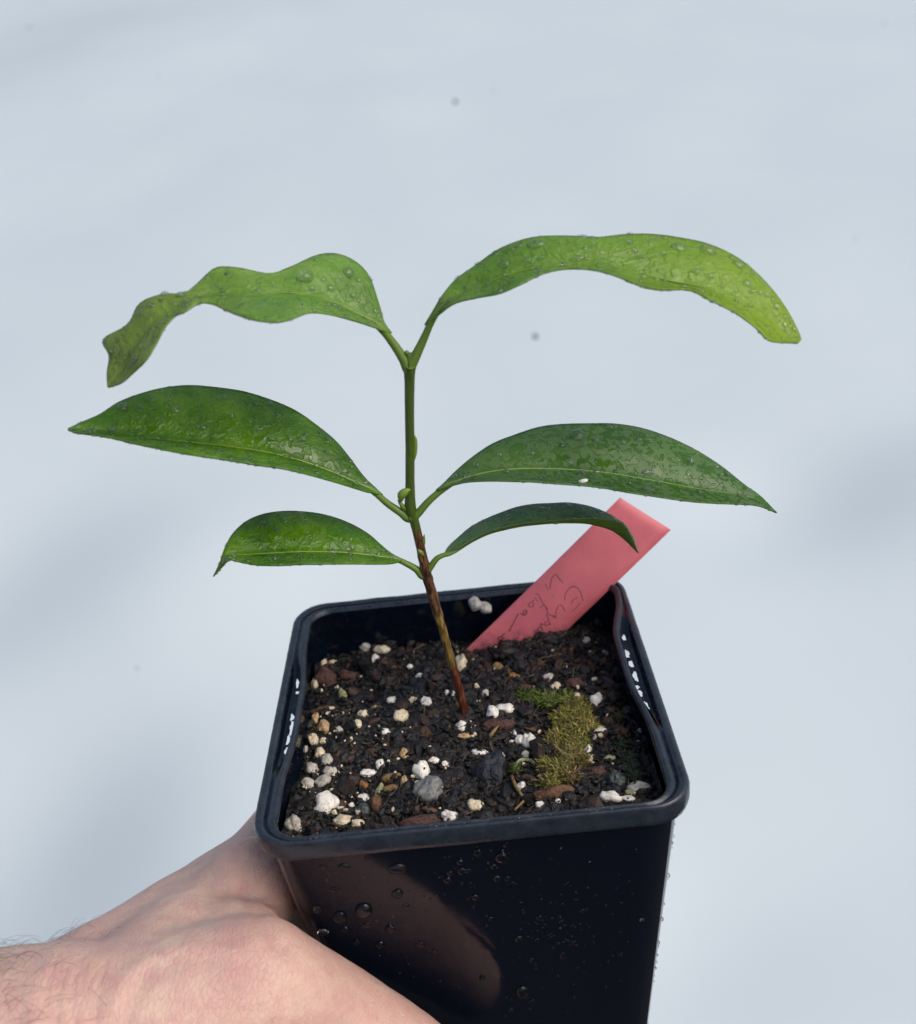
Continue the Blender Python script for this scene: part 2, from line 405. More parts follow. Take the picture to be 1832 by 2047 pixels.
# inner wall down below the soil
irings = [outw(z, 0.0009) for z in (-0.0008, -0.004, -0.010, -0.018, -0.03)]
def bulge(V, ex=0.0):
    V = V.copy()
    for v in V:
        if v[0] > 0.02: v[0] -= (0.0018 + ex) * math.exp(-((v[1] - 0.006) / 0.019) ** 4)
        if v[0] < -0.02: v[0] += (0.0014 + ex) * math.exp(-((v[1] + 0.001) / 0.019) ** 4)
    return V
V, Fc = loft([bulge(r, 0.0012) for r in irings])
inner = child(mesh_obj('inner_wall', V, Fc, M['plastic']), pot)
SLOTS = {1: [(16.7, 1.7), (10.0, 3.4), (5.8, 2.5), (0.7, 3.8), (-3.3, 1.3), (-5.8, 2.4), (-10.7, 3.3), (-13.9, 2.2)],
         -1: [(11.6, 3.4), (8.0, 1.2), (-1.7, 2.4), (-5.8, 5.0), (-9.9, 3.4), (-13.7, 2.4)]}
def rim():
    prof = [(0.0437, -0.0010), (0.0437, -0.0046), (0.0441, -0.0052), (0.0449, -0.0048), (0.0452, -0.0035), (0.0452, -0.0010), (0.0450, -0.0004), (0.0446, 0.0), (0.0441, 0.00005),
            (0.0434, 0.00005), (0.0431, -0.0003), (0.0428, -0.0004), (0.0424, -0.0004), (0.0421, -0.0003), (0.0414, 0.0001), (0.0409, 0.0002), (0.0404, -0.0001), (0.0401, -0.0010)]
    R = []; L = len(prof); MS = 150
    for i, (h, z) in enumerate(prof):
        t = (0.0450 - h) / 0.0051                     # 0 outer .. 1 inner
        yf = -0.0450 + t * 0.0018; yb = 0.0450 - t * 0.0046
        r = 0.0085 - 0.0030 * max(0, t)
        s = section(-h, h, yf, yb, r, z, m=MS)
        for v in s:
            if abs(v[0]) > 0.036:
                sd = 1 if v[0] > 0 else -1
                w = math.exp(-((v[1] - (0.001 if sd > 0 else -0.002)) / 0.0195) ** 8)
                if 10 <= i <= 13:
                    v[2] -= (0.0020 if i > 10 else 0.0006) * w
                    v[0] += sd * w * 0.00022 * nz((v[1] * 700, i * 3.1, sd * 2.0))
        for v in s:                                   # the lip narrows towards the back right corner
            if v[0] > 0.03 and i >= 9: v[0] += 0.0019 * smooth01((v[1] - 0.016) / 0.022) * min(1, (i - 8) / 5)
        if i >= 13: s = bulge(s)
        elif i == 12: s = s * 0.5 + bulge(s) * 0.5
        for v in s:                                   # hand-made unevenness
            v[2] += 0.00016 * nz((v[0] * 110, v[1] * 110, 1.3 + i * 0.1)) + 0.00006 * nz((v[0] * 500, v[1] * 500, i * 0.2))
        R.append(s)
    R = R[:13] + [R[12] * (1 - q) + R[13] * q for q in (0.17, 0.34, 0.5, 0.67, 0.84)] + R[13:]
    V, Fc = loft(R); n = len(R[0]); keep = []; groove = []
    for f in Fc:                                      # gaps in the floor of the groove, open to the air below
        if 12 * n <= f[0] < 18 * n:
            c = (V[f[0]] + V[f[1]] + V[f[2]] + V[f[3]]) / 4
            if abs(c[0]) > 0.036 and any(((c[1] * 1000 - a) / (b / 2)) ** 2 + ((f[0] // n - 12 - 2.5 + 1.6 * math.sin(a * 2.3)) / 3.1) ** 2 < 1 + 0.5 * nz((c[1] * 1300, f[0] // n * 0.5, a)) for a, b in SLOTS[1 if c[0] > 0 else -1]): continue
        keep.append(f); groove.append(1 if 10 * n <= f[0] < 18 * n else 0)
    o = mesh_obj('rim', V, keep, [M['rim'], M['plastic']])  # groove faces take the darker plastic, painting in the shade of the recess
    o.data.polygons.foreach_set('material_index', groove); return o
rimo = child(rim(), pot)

# ------------------------------------------------------------------ potting soil
def soil_z(x, y):
    z = -0.0070 - 0.082 * (y + 0.043)
    z += 0.0014 * nz((x * 70, y * 70, 0.3)) + 0.0013 * nz((x * 190, y * 190, 4.0))
    z += 0.0022 * math.exp(-(((x + 0.033) / 0.006) ** 2 + ((y + 0.008) / 0.016) ** 2))     # perlite heap by the left wall
    z += 0.0020 * math.exp(-(((x - 0.022) / 0.012) ** 2 + ((y - 0.034) / 0.004) ** 2))     # soil heaped on the tag
    z -= 0.0025 * math.exp(-(((x + 0.024) / 0.006) ** 2 + ((y + 0.020) / 0.006) ** 2))     # hollow
    return z
def on_soil(px, py):
    d = ray(px, py); s = 0.12
    for _ in range(400):
        p = CC + d * s
        if p[2] < soil_z(p[0], p[1]): break
        s += 0.0006
    return CC + d * s
CLEAR = []            # where the larger pieces lie
def make_soil():
    n = 190; xs = np.linspace(-0.0408, 0.0408, n); ys = np.linspace(-0.0426, 0.0400, n)
    V = []; Fc = []; T = []
    def tint():
        k = random.random()
        c = (0.012, 0.0095, 0.0085) if k < 0.6 else (0.028, 0.016, 0.011) if k < 0.8 else (0.008, 0.009, 0.011) if k < 0.94 else (0.09, 0.045, 0.02)
        f = random.uniform(0.35, 1.1); return tuple(f * a for a in c)
    for j in range(n):
        for i in range(n):
            x, y = xs[i], ys[j]
            z = soil_z(x, y) + 0.0006 * nz((x * 420, y * 420, 1)) + 0.0004 * nz((x * 900, y * 900, 2))
            V.append((x, y, z)); T.append((0.008, 0.0065, 0.006))
    for j in range(n - 1):
        for i in range(n - 1): Fc.append((j * n + i, j * n + i + 1, (j + 1) * n + i + 1, (j + 1) * n + i))
    I, IF = ico(1)
    for k in range(6800):
        x = random.uniform(-0.039, 0.039); y = random.uniform(-0.0425, 0.040)
        r = random.choice((0.00022, 0.0003, 0.0004, 0.0005, 0.0007)) * random.uniform(0.7, 1.3)
        if random.random() < 0.04: r *= random.uniform(1.8, 3.0)
        sc = np.array([random.uniform(0.6, 1.5), random.uniform(0.6, 1.5), random.uniform(0.5, 1.1)]) * r
        q = Matrix.Rotation(random.uniform(0, 6.3), 3, Vector((random.gauss(0, 1), random.gauss(0, 1), random.gauss(0, 1))).normalized())
        P = (I * rng.uniform(0.7, 1.25, (len(I), 1)) * sc) @ np.array(q).T + np.array([x, y, soil_z(x, y) + r * random.uniform(0, 0.8)])
        b = len(V); V.extend(P); Fc.extend(IF + b); c = tint(); T.extend([c] * len(I))
    for k in range(1300):            # coarse lumps and bark bits
        x = random.uniform(-0.037, 0.037); y = random.uniform(-0.041, 0.038)
        if math.hypot(x - 0.022, y + 0.004) < 0.011 or any(abs(x - q[0]) < q[2] + 0.0008 and -0.0035 - q[2] < y - q[1] < q[2] for q in CLEAR): continue
        r = random.choice((0.0006, 0.0008, 0.0010, 0.0013, 0.0017)) * random.uniform(0.75, 1.2)
        sc = np.array([random.uniform(0.7, 2.0), random.uniform(0.6, 1.1), random.uniform(0.35, 0.8)]) * r
        q = Matrix.Rotation(random.uniform(0, 6.3), 3, 'Z') @ Matrix.Rotation(random.gauss(0, 0.5), 3, 'X')
        I_, F_ = ico(2); sd = random.uniform(0, 50)
        P = np.array([v * (1 + 0.5 * nz(v * 1.5 + sd) + 0.2 * nz(v * 4 + sd)) for v in I_]) * sc
        P = P @ np.array(q).T + np.array([x, y, soil_z(x, y) + r * random.uniform(-0.1, 0.35)])
        b = len(V); V.extend(P); Fc.extend(F_ + b)
        c = random.choice(((0.008, 0.008, 0.009), (0.012, 0.009, 0.008), (0.03, 0.015, 0.010), (0.05, 0.024, 0.014), (0.018, 0.012, 0.010), (0.006, 0.007, 0.010), (0.007, 0.007, 0.008), (0.014, 0.010, 0.008), (0.10, 0.052, 0.02)))
        T.extend([c] * len(I_))
    for k in range(420):            # fibres and root hairs
        x = random.uniform(-0.037, 0.037); y = random.uniform(-0.041, 0.037); a = random.uniform(0, 6.3); L = random.uniform(0.002, 0.006)
        P = []
        for t in np.linspace(0, 1, 5):
            a += random.uniform(-0.4, 0.4)
            x += L / 4 * math.cos(a); y += L / 4 * math.sin(a)
            x = min(0.039, max(-0.039, x)); y = min(0.039, max(-0.0425, y))
            P.append((x, y, soil_z(x, y) + 0.0006 + random.uniform(-0.0003, 0.0005)))
        tv, tf = tube(P, random.uniform(0.00006, 0.00016), 4, False)
        b = len(V); V.extend(tv); Fc.extend([tuple(i + b for i in f) for f in tf])
        c = random.choice(((0.10, 0.055, 0.025), (0.05, 0.03, 0.02), (0.16, 0.11, 0.06), (0.03, 0.02, 0.015))); T.extend([c] * len(tv))
    V = np.array(V); r = 0.0065                       # nothing pokes through the rounded walls
    for v in V:
        hx = 0.0408; y0, y1 = -0.0426, 0.0400
        v[0] = min(hx, max(-hx, v[0])); v[1] = min(y1, max(y0, v[1]))
        cx = math.copysign(max(0, abs(v[0]) - (hx - r)), v[0]); cy = (v[1] - (y1 - r)) if v[1] > y1 - r else (v[1] - (y0 + r)) if v[1] < y0 + r else 0
        d = math.hypot(cx, cy)
        if cx and cy and d > r: v[0] -= cx * (1 - r / d); v[1] -= cy * (1 - r / d)
    o = mesh_obj('potting_soil', V, Fc, M['soil'], smooth=False)
    ca = o.data.color_attributes.new('tint', 'FLOAT_COLOR', 'POINT')
    ca.data.foreach_set('color', np.hstack([np.array(T), np.ones((len(T), 1))]).astype(np.float32).ravel())
    tag(o, 'dark damp potting mix with fibres filling the pot', 'potting soil', kind='stuff')
    return o

# crumbs of perlite too small to count
def crumbs():
    I, IF = ico(1); V = []; Fc = []
    for k in range(210):
        x = random.uniform(-0.038, 0.036); y = random.uniform(-0.042, 0.036)
        if random.random() < 0.3: x = random.gauss(-0.032, 0.004); y = random.uniform(-0.04, 0.01)
        x = max(-0.038, x)
        r = random.choice((0.00018, 0.00025, 0.0003, 0.0004, 0.0006)) * random.uniform(0.7, 1.2)
        P = I * rng.uniform(0.6, 1.3, (len(I), 1)) * r * rng.uniform(0.6, 1.4, 3) + np.array([x, y, soil_z(x, y) + 0.0007])
        b = len(V); V.extend(P); Fc.extend(IF + b)
    o = mesh_obj('perlite_crumbs', V, Fc, M['perlite_cream'], smooth=False)
    tag(o, 'fine pale crumbs of perlite strewn over the dark soil', 'perlite crumbs', kind='stuff')
crumbs()

def lump(name, x, y, w, h, m, label, cat, group=None, rot=0.0, rough=0.22, seed=None, lift=0.25, flat=1.0, pos=None, sub=3):
    p = on_soil(x, y) if pos is None else np.asarray(pos)
    dep = depth_of(p); k = 1.12 * dep / F
    CLEAR.append((p[0], p[1], w * k / 2))
    rx, rz = w * k / 2, h * k / 2; ry = 0.5 * (rx + rz) * flat
    V, Fc = ico(sub); s = seed if seed is not None else x * 0.37 + y * 0.11
    D = []
    for v in V:
        f = 1 + rough * 1.3 * nz(v * 1.25 + s) + rough * 0.6 * nz(v * 2.7 + s) + rough * 0.22 * nz(v * 6.0 + s)
        c = nz(v * 2.2 - s)
        if c < -0.28: f += (c + 0.28) * 0.8 * rough / 0.22
        D.append(v * f)
    D = np.array(D) * np.array([rx, rz, ry])          # local: x right, y up in the picture, z towards the viewer
    ca, sa = math.cos(rot), math.sin(rot)
    D = D @ np.array([[ca, sa, 0], [-sa, ca, 0], [0, 0, 1]])
    B = np.stack([RC[0], -RC[1], -RC[2]])             # axes the lump was measured in
    o = mesh_obj(name, D @ B, Fc, M[m])
    o.location = p + np.array([0, 0, lift * rz]) * 0.5 + (-RC[2]) * ry * 0.25
    tag(o, label, cat, group); return o
PG = 'perlite granules on the potting soil'
perl = [  # x, y, w, h, material, label [, rot]
 (757,1273,15,14,'perlite_tan','tan granule at the very back of the pale pile by the back wall'),
 (733,1296,26,26,'perlite_grey','greyish round granule at the left of the pile by the back wall'),
 (766,1299,30,18,'perlite_cream','wide beige granule at the right of the pile by the back wall'),
 (751,1320,16,22,'perlite','upright cream granule at the front of the pile by the back wall'),
 (648,1328,13,17,'perlite_cream','beige granule beside the yellow moss crumb in the back left corner'),
 (664,1326,20,10,'perlite_cream','slim pale sliver right of the moss crumb in the back left corner',0.3),
 (631,1370,13,28,'perlite_cream','narrow upright pale granule against the left wall behind the heap'),
 (750,1417,16,12,'perlite_tan','small pinkish tan granule between the left heap and the stem'),
 (820,1334,12,10,'perlite','tiny white granule left of the stem near the back'),
 (841,1353,18,12,'perlite','small white granule left of the middle of the stem'),
 (922,1335,28,40,'perlite_cream','large upright cream granule just right of the stem below the tag tip'),
 (786,1401,24,14,'perlite','flat white granule in the row left of the stem foot, first from the left'),
 (826,1401,16,15,'perlite_cream','dull white granule in the row left of the stem foot, second from the left'),
 (853,1406,19,25,'perlite','bright upright granule nearest the stem foot on its left'),
 (894,1385,12,11,'perlite','little white granule touching the left side of the stem foot'),
 (907,1391,9,15,'perlite_grey','narrow grey granule tucked against the stem foot'),
 (954,1373,12,11,'perlite_cream','small beige granule right of the lower stem'),
 (971,1389,15,16,'perlite_grey','grey granule right of the stem foot behind the white pair'),
 (1171,1281,15,14,'perlite_grey','lone grey white granule high at the right, beside the tag foot'),
 (1210,1307,14,11,'perlite_grey','small oblong grey granule in the dark back right corner',-0.5),
 (1096,1356,19,17,'perlite_grey','whitish granule behind the pinkish beige one in front of the tag'),
 (1112,1375,21,19,'perlite_cream','pinkish beige block shaped granule in front of the tag'),
 (1154,1395,15,18,'perlite_cream','cream granule left of the large egg shaped one',-0.5),
 (1192,1405,26,32,'perlite','large egg shaped pale granule in the right of the pot',-0.5),
 (1085,1396,14,9,'perlite','small white granule half sunk in the green moss strand'),
 (1011,1417,34,19,'perlite','arched white granule, right one of the touching pair right of the stem foot'),
 (987,1428,23,34,'perlite','tall white granule, left one of the touching pair right of the stem foot',0.4),
 (632,1440,15,26,'perlite_tan','orange tan drop shaped granule at the back of the left heap'),
 (648,1456,22,30,'perlite_tan','large tan granule at the back of the left heap'),
 (621,1455,13,16,'perlite_tan','small tan granule against the wall at the back of the left heap'),
 (629,1483,20,30,'perlite_cream','slanted cream granule in the middle of the left heap',0.4),
 (648,1481,18,13,'perlite_cream','flat cream granule on the right side of the left heap'),
 (641,1505,20,22,'perlite_cream','round pinkish cream granule in the middle of the left heap'),
 (611,1503,14,20,'perlite_grey','grey glinting granule pressed to the left wall'),
 (624,1540,24,30,'perlite_grey','tall pale grey granule in the front of the left heap'),
 (655,1521,22,26,'perlite_grey','craggy grey granule on the right of the left heap'),
 (659,1543,28,18,'perlite_grey','wide lilac grey granule on the right front of the left heap'),
 (647,1561,28,20,'perlite_grey','sloping grey granule at the foot of the left heap',0.4),
 (615,1567,26,22,'perlite_grey','ring shaped grey granule with a dark pit at the foot of the left heap'),
 (654,1612,44,50,'perlite','largest bright white granule near the front left corner',-0.3),
 (590,1649,29,33,'perlite_grey','round grey pitted granule in the front left corner'),
 (688,1644,38,28,'perlite_cream','cream sponge like granule by the front rim at the left'),
 (716,1648,24,17,'perlite_cream','lumpy cream granule right of the sponge like one at the front rim'),
 (736,1546,29,15,'perlite','white oval granule with one dark pit left of the middle'),
 (727,1597,28,17,'perlite','white double lobed granule right of the largest white one'),
 (703,1612,11,15,'perlite','little white granule between the largest white one and the green stone'),
 (679,1462,15,15,'perlite_grey','grey granule right of the tan ones of the left heap'),
 (727,1430,21,21,'perlite_cream','round cream granule between the left heap and the row by the stem'),
 (714,1449,17,20,'perlite_cream','cream granule just in front of the round cream one left of the middle'),
 (801,1434,28,28,'perlite_cream','large round cream granule between the stem foot and the left heap'),
 (770,1466,18,17,'perlite','white granule with a tiny crumb at its left, left of the middle'),
 (809,1567,16,29,'perlite_tan','upright cream and tan granule between bark flakes and the grey stone'),
 (761,1530,19,22,'perlite','white knobbly granule behind the white oval one'),
 (843,1543,31,36,'perlite','pitted white granule right behind the grey stone'),
 (869,1520,24,11,'perlite','thin white flake behind the pitted granule and the grey stone'),
 (890,1528,13,12,'perlite','small white granule right of the thin white flake'),
 (834,1567,10,11,'perlite','tiny white granule touching the left of the grey stone'),
 (900,1633,31,21,'perlite','white oval granule with black pits at the middle of the front rim',-0.1),
 (951,1612,31,24,'perlite_cream','cream porous granule left of the black charcoal foot'),
 (924,1455,21,24,'perlite','curved white granule just in front of the stem foot',0.5),
 (929,1471,23,11,'perlite_tan','flat tan granule below the curved white one in front of the stem'),
 (770,1510,11,11,'perlite_grey','tiny grey granule behind the white knobbly one'),
 (959,1505,30,15,'perlite','white granule behind the black charcoal'),
 (1003,1511,18,14,'perlite','small white granule at the top right of the black charcoal'),
 (1058,1488,26,35,'perlite','egg shaped white granule, right one of the pair beside the moss'),
 (1039,1483,21,24,'perlite','white granule, left one of the pair beside the moss'),
 (1030,1468,10,14,'perlite','little white neck shaped granule above the pair beside the moss'),
 (1049,1512,14,19,'perlite_grey','grey brown granule in front of the pair beside the moss'),
 (1043,1574,16,19,'perlite','lone bright oval granule right of the black charcoal'),
 (1080,1610,17,15,'perlite','small three cornered white granule at the front rim below the moss'),
 (1202,1465,26,19,'perlite','wedge shaped white granule right of the moss cushion',-0.5),
 (1188,1475,11,14,'perlite_grey','small pale granule at the left of the wedge shaped one'),
 (1175,1503,17,23,'perlite','white granule touching the right side of the moss, rear of two'),
 (1183,1519,17,18,'perlite_cream','cream granule touching the right side of the moss, front of two'),
 (1222,1594,37,23,'perlite','white mound shaped granule at the right of the front rim'),
 (1279,1575,40,24,'perlite_grey','wide pale grey granule in the front right corner'),
 (1261,1586,27,15,'pale_green','greenish granule between the two pale ones in the front right corner'),
 (1256,1596,30,12,'perlite','flat white granule against the rim in the front right corner'),
 (1281,1462,11,10,'perlite_grey','tiny pale granule on the dark right side, rear of two'),
 (1276,1483,8,6,'perlite','tiny pale granule on the dark right side, front of two'),
 (1267,1421,12,12,'perlite_grey','small grey granule near the right wall behind the tiny pale ones'),
 (1115,1602,10,11,'perlite','tiny white granule at the front rim right of the three cornered one'),
]
for a in perl:
    lump('perlite_granule', *a[:5], a[5], 'perlite', PG, rot=a[6] if len(a) > 6 else 0.0, rough=0.28)
# two granules stuck to the inside of the back wall
for x, y, w, h, lab in ((950, 1207, 22, 27, 'left one of two pale granules stuck inside the back wall'), (970, 1215, 27, 20, 'right one of two pale granules stuck inside the back wall')):
    lump('perlite_granule', x, y, w, h, 'perlite_grey', lab, 'perlite', PG, rot=-0.5 if w > 24 else 0.4, pos=at_y(x, y, 0.0385), lift=0)
stones = [
 (857,1580,54,46,'stone_grey','grey pebble with pits in the front middle of the soil','stone',0.2),
 (724,1624,26,30,'stone_green','small dark green pebble right of the largest white granule','stone',0),
 (1233,1560,30,36,'stone_green','dark grey green pebble behind the white mound at the right','stone',0.5),
 (810,1508,19,21,'perlite_tan','small orange tan pebble left of the middle','stone',0),
 (980,1548,56,84,'charcoal','large black charcoal lump in front of the moss and stem','charcoal',-0.15),
]
for x, y, w, h, m, lab, cat, r in stones:
    lump({'charcoal': 'charcoal_lump'}.get(cat, 'pebble'), x, y, w, h, m, lab, cat, rot=r, rough=0.26, flat=0.8 if cat == 'charcoal' else 1, sub=4, lift=-0.3 if cat == 'charcoal' else 0.1)
barks = [
 (754,1615,20,48,'bark','long brown bark chip standing upright near the front left',0.1),
 (758,1585,15,32,'pale_green','olive stalk leaning on the long brown bark chip',-0.3),
 (783,1556,36,20,'bark_tan','golden brown bark flake left of the tan granule, rear of two',0.2),
 (786,1577,34,15,'bark_tan','golden brown bark flake left of the tan granule, front of two',0),
 (727,1573,17,24,'bark_orange','orange crumbly bark chip behind the white double granule',0),
 (843,1642,74,20,'bark_red','reddish brown fibrous bark strip along the front rim',0.12),
 (866,1622,38,12,'bark','brown splintered chip left of the white pitted oval at the rim',-0.35),
 (1069,1460,44,10,'bark','straight brown stick left of the moss cushion',-0.25),
 (1049,1376,28,14,'bark_red','pinkish brown chip between the stem and the beige block',-0.1),
 (999,1338,18,30,'bark_tan','tan curled chip in front of the tag tip',0.6),
 (1029,1354,22,16,'bark_orange','orange brown chip in front of the tag',-0.3),
 (1146,1304,19,16,'bark_orange','orange chip at the foot of the tag on the right',0),
 (792,1335,20,8,'bark_orange','thin brown sliver left of the stem near the back',0),
 (872,1371,22,8,'bark_tan','thin tan sliver left of the lower stem',-0.4),
 (1000,1450,54,26,'bark_red','dark reddish bark chunk in front of the white pair',0.1),
 (655,1362,40,52,'bark_red','large dark bark chunk in the back left of the pot',0.7),
 (700,1355,44,26,'bark_red','brown mossy bark chunk right of the one in the back left',-0.2),
 (1156,1372,42,26,'bark_red','dark brown bark chunk behind the large egg shaped granule',-0.2),
 (1195,1545,34,24,'bark_red','crumbly brown bark chunk right of the moss foot',0.2),
 (740,1445,48,9,'bark_red','thin curved reddish bark strip left of the large cream granule',0.35),
 (1108,1588,72,34,'bark','brown bark chunk under the front of the moss cushion',0.15),
 (814,1278,20,10,'pale_green','pale green flake at the back wall left of the stem',0.5),
 (687,1393,16,30,'pale_green','pale green splinter in the soil left of the cream granules',0.3),
 (1218,1518,22,13,'pale_green','yellowish flake right of the cream granule by the moss',0.1),
]
for x, y, w, h, m, lab, r in barks:
    lump('bark_chip' if m != 'pale_green' else 'plant_flake', x, y, w, h, m, lab, 'bark' if m != 'pale_green' else 'flake', rot=r, rough=0.30, flat=0.5, lift=0.1)

# twigs
def twig(pts, r, m, label):
    P = catmull([on_soil(x, y) + np.array([0, 0, 0.0012]) for x, y in pts], 16)
    CLEAR.extend((q[0], q[1], 0.0012) for q in P[::4])
    V, Fc = tube(P, np.linspace(r, r * 0.6, 16), 7, wob=lambda p, a: 0.25 * nz(p * 900 + a))
    tag(mesh_obj('twig', V, Fc, M[m]), label, 'twig')
twig([(1024,1560),(1034,1584),(1048,1604),(1046,1612),(1030,1628)], 0.00042, 'bark_tan', 'thin bent tan twig right of the black charcoal')
twig([(1033,1545),(1037,1533),(1048,1527),(1062,1529),(1070,1535)], 0.0006, 'pale_green', 'arched olive moss stalk left of the moss cushion')
twig([(980,1480),(990,1468),(998,1458)], 0.0005, 'bark_tan', 'short pale twig in front of the white pair by the stem')

# ------------------------------------------------------------------ moss
def moss(name, blobs, n, cols, label, size=0.0011):
    V = []; Fc = []; T = []
    I, IF = ico(3)
    for (x, y, w, h) in blobs:
        p = on_soil(x, y); k = depth_of(p) / F
        P = np.array([v * (1 + 0.35 * nz(v * 2.2 + x)) for v in I]) * np.array([w * k / 2, w * k / 2, h * k / 2 * 0.95]) + p + np.array([0, 0, 0.0008])
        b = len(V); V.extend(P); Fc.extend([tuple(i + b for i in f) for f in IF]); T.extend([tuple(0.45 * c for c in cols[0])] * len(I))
    fr = n // len(blobs)
    for (x, y, w, h) in blobs:
        p = on_soil(x, y); k = depth_of(p) / F; dom = random.choice(cols); lean = rng.normal(0, 0.5, 3); dim = random.uniform(0.7, 1.25)
        for _ in range(fr):
            d = Vector((random.gauss(0, 1), random.gauss(0, 1), abs(random.gauss(0, 1)))).normalized(); d = np.array(d)
            q = p + d * np.array([w * k / 2, w * k / 2, h * k / 2 * 0.95]) * (1 + 0.35 * nz(d * 2.2 + x)) * random.uniform(0.86, 1.18) + np.array([0, 0, 0.0008])
            t = np.array(Vector((random.gauss(0, 1), random.gauss(0, 1), random.gauss(0.3, 0.7))).normalized()); L = size * random.uniform(0.6, 1.9)
            s = np.cross(t, d); s = s / (np.linalg.norm(s) + 1e-9) * L * random.uniform(0.06, 0.13); bend = d * L * 0.3
            b = len(V)
            V.extend([q - s, q + s, q + t * L * 0.5 + bend + s * 0.8, q + t * L * 0.5 + bend - s * 0.8, q + t * L + bend * 0.6])
            Fc.extend([(b, b + 1, b + 2, b + 3), (b + 3, b + 2, b + 4)])
            c = dom if random.random() < 0.55 else random.choice(cols); f = dim * random.uniform(0.55, 1.35); T.extend([tuple(f * a for a in c)] * 5)
    o = mesh_obj(name, V, Fc, M['moss'], smooth=False)
    ca = o.data.color_attributes.new('tint', 'FLOAT_COLOR', 'POINT')
    ca.data.foreach_set('color', np.hstack([np.array(T), np.ones((len(T), 1))]).astype(np.float32).ravel())
    tag(o, label, 'moss'); return o
OL = [(0.36, 0.31, 0.05), (0.46, 0.39, 0.10), (0.23, 0.23, 0.035), (0.44, 0.34, 0.13), (0.17, 0.19, 0.02)]
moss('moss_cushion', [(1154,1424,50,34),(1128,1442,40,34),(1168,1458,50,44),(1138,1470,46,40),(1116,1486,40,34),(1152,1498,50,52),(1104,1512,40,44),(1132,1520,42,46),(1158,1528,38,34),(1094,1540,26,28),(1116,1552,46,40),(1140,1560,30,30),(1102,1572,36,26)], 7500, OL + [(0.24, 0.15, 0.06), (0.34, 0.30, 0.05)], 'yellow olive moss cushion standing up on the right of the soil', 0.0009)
GR = [(0.12, 0.19, 0.015), (0.17, 0.25, 0.02), (0.22, 0.25, 0.05), (0.08, 0.13, 0.01)]
moss('moss_strand', [(1052,1396,30,14),(1078,1402,30,14),(1104,1408,34,18),(1130,1402,30,14)], 700, GR, 'bright green moss strand behind the moss cushion')
moss('moss_tuft', [(1031,1546,20,22)], 160, [(0.15, 0.20, 0.03), (0.10, 0.15, 0.02)], 'small lime green moss tuft left of the moss cushion', 0.0008)
moss('moss_crumb', [(632,1309,20,22)], 160, [(0.24, 0.21, 0.06), (0.17, 0.17, 0.04)], 'yellow green moss crumb in the back left corner', 0.0007)
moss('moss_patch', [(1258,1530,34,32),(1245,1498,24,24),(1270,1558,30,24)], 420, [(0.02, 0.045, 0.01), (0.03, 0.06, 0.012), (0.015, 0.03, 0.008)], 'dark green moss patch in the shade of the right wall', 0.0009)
moss('moss_sprig', [(1239,1441,18,20)], 120, [(0.12, 0.09, 0.03), (0.08, 0.07, 0.02)], 'small brownish moss sprig near the right wall', 0.0008)

soil = make_soil()

# ------------------------------------------------------------------ pink plant tag
A = np.array([0.0, 0.0330, -0.013]); up = np.array([0.0, 0.30, 1.0])
tn = np.cross(np.array([1.0, 0.06, 0.0]), up); tn /= np.linalg.norm(tn)
if np.dot(tn, CC - A) < 0: tn = -tn
def on_tag(x, y, off=0.0): return at_plane(x, y, A, tn) + tn * off
S = 1.0066
c0, c1, c2, c3 = [on_tag(x * S, y * S) for x, y in ((1232, 988), (1333, 1052), (1105, 1270), (925, 1290))]
e0 = (c3 - c0) / np.linalg.norm(c3 - c0); c3b = c3 + e0 * 0.006; c2b = c2 + (c2 - c1) / np.linalg.norm(c2 - c1) * 0.022
def make_tag():
    V = []; Fc = []; n, k = 24, 8
    for i in range(n + 1):
        for j in range(k + 1):
            a, b = i / n, j / k
            p = (c0 * (1 - a) + c3b * a) * (1 - b) + (c1 * (1 - a) + c2b * a) * b
            V.append(p + tn * 0.0006 * math.sin(a * 3.1))
    for i in range(n):
        for j in range(k): Fc.append((i * (k + 1) + j, (i + 1) * (k + 1) + j, (i + 1) * (k + 1) + j + 1, i * (k + 1) + j + 1))
    o = mesh_obj('plant_tag', V, Fc, M['tag'])
    s = o.modifiers.new('t', 'SOLIDIFY'); s.thickness = 0.0004; s.offset = 0
    b = o.modifiers.new('b', 'BEVEL'); b.width = 0.0001; b.segments = 1
    tag(o, 'pink plastic tag with faint handwriting leaning at the back of the pot', 'plant tag'); return o
tago = make_tag()
def zt(x, y): return 900 + x / 3.957, 980 + y / 3.957
strokes = [
 [(788,775),(795,715),(808,680),(835,660),(858,690),(892,728)],                      # V
 [(748,735),(760,752),(776,782)], [(806,822),(812,830)],                              # i
 [(672,818),(695,815),(708,845),(735,890),(768,935)], [(705,925),(745,895)], [(668,842),(690,872)],   # t / c
 [(640,876),(616,902),(636,918),(658,904),(650,872),(664,868)],                       # o
 [(600,938),(575,955),(580,985),(600,975),(606,950),(570,978),(555,965)],             # e
 [(540,968),(505,1035),(466,1110)],                                                   # dash
 [(432,1128),(408,1150),(425,1172)], [(405,1150),(378,1160),(392,1182)],              # n
 [(904,866),(906,830),(920,795),(948,765),(980,755),(1012,775),(1034,812),(1048,868)], [(958,892),(972,862),(990,848),(1008,842)], [(962,950),(990,930),(1012,905),(1026,885)],  # E
 [(862,905),(880,905),(908,952)], [(856,908),(838,945),(832,1000)],                   # u
 [(838,1008),(815,985),(780,978),(752,910)], [(760,968),(790,1062)], [(806,985),(820,1002)],  # g
 [(768,1030),(745,1048),(760,1068),(780,1050)],                                       # e
 [(735,1060),(716,1050),(722,1090),(735,1100)], [(712,1070),(690,1092),(712,1118)],   # n
 [(690,1100),(668,1112),(690,1136)],
]
wv, wf = [], []
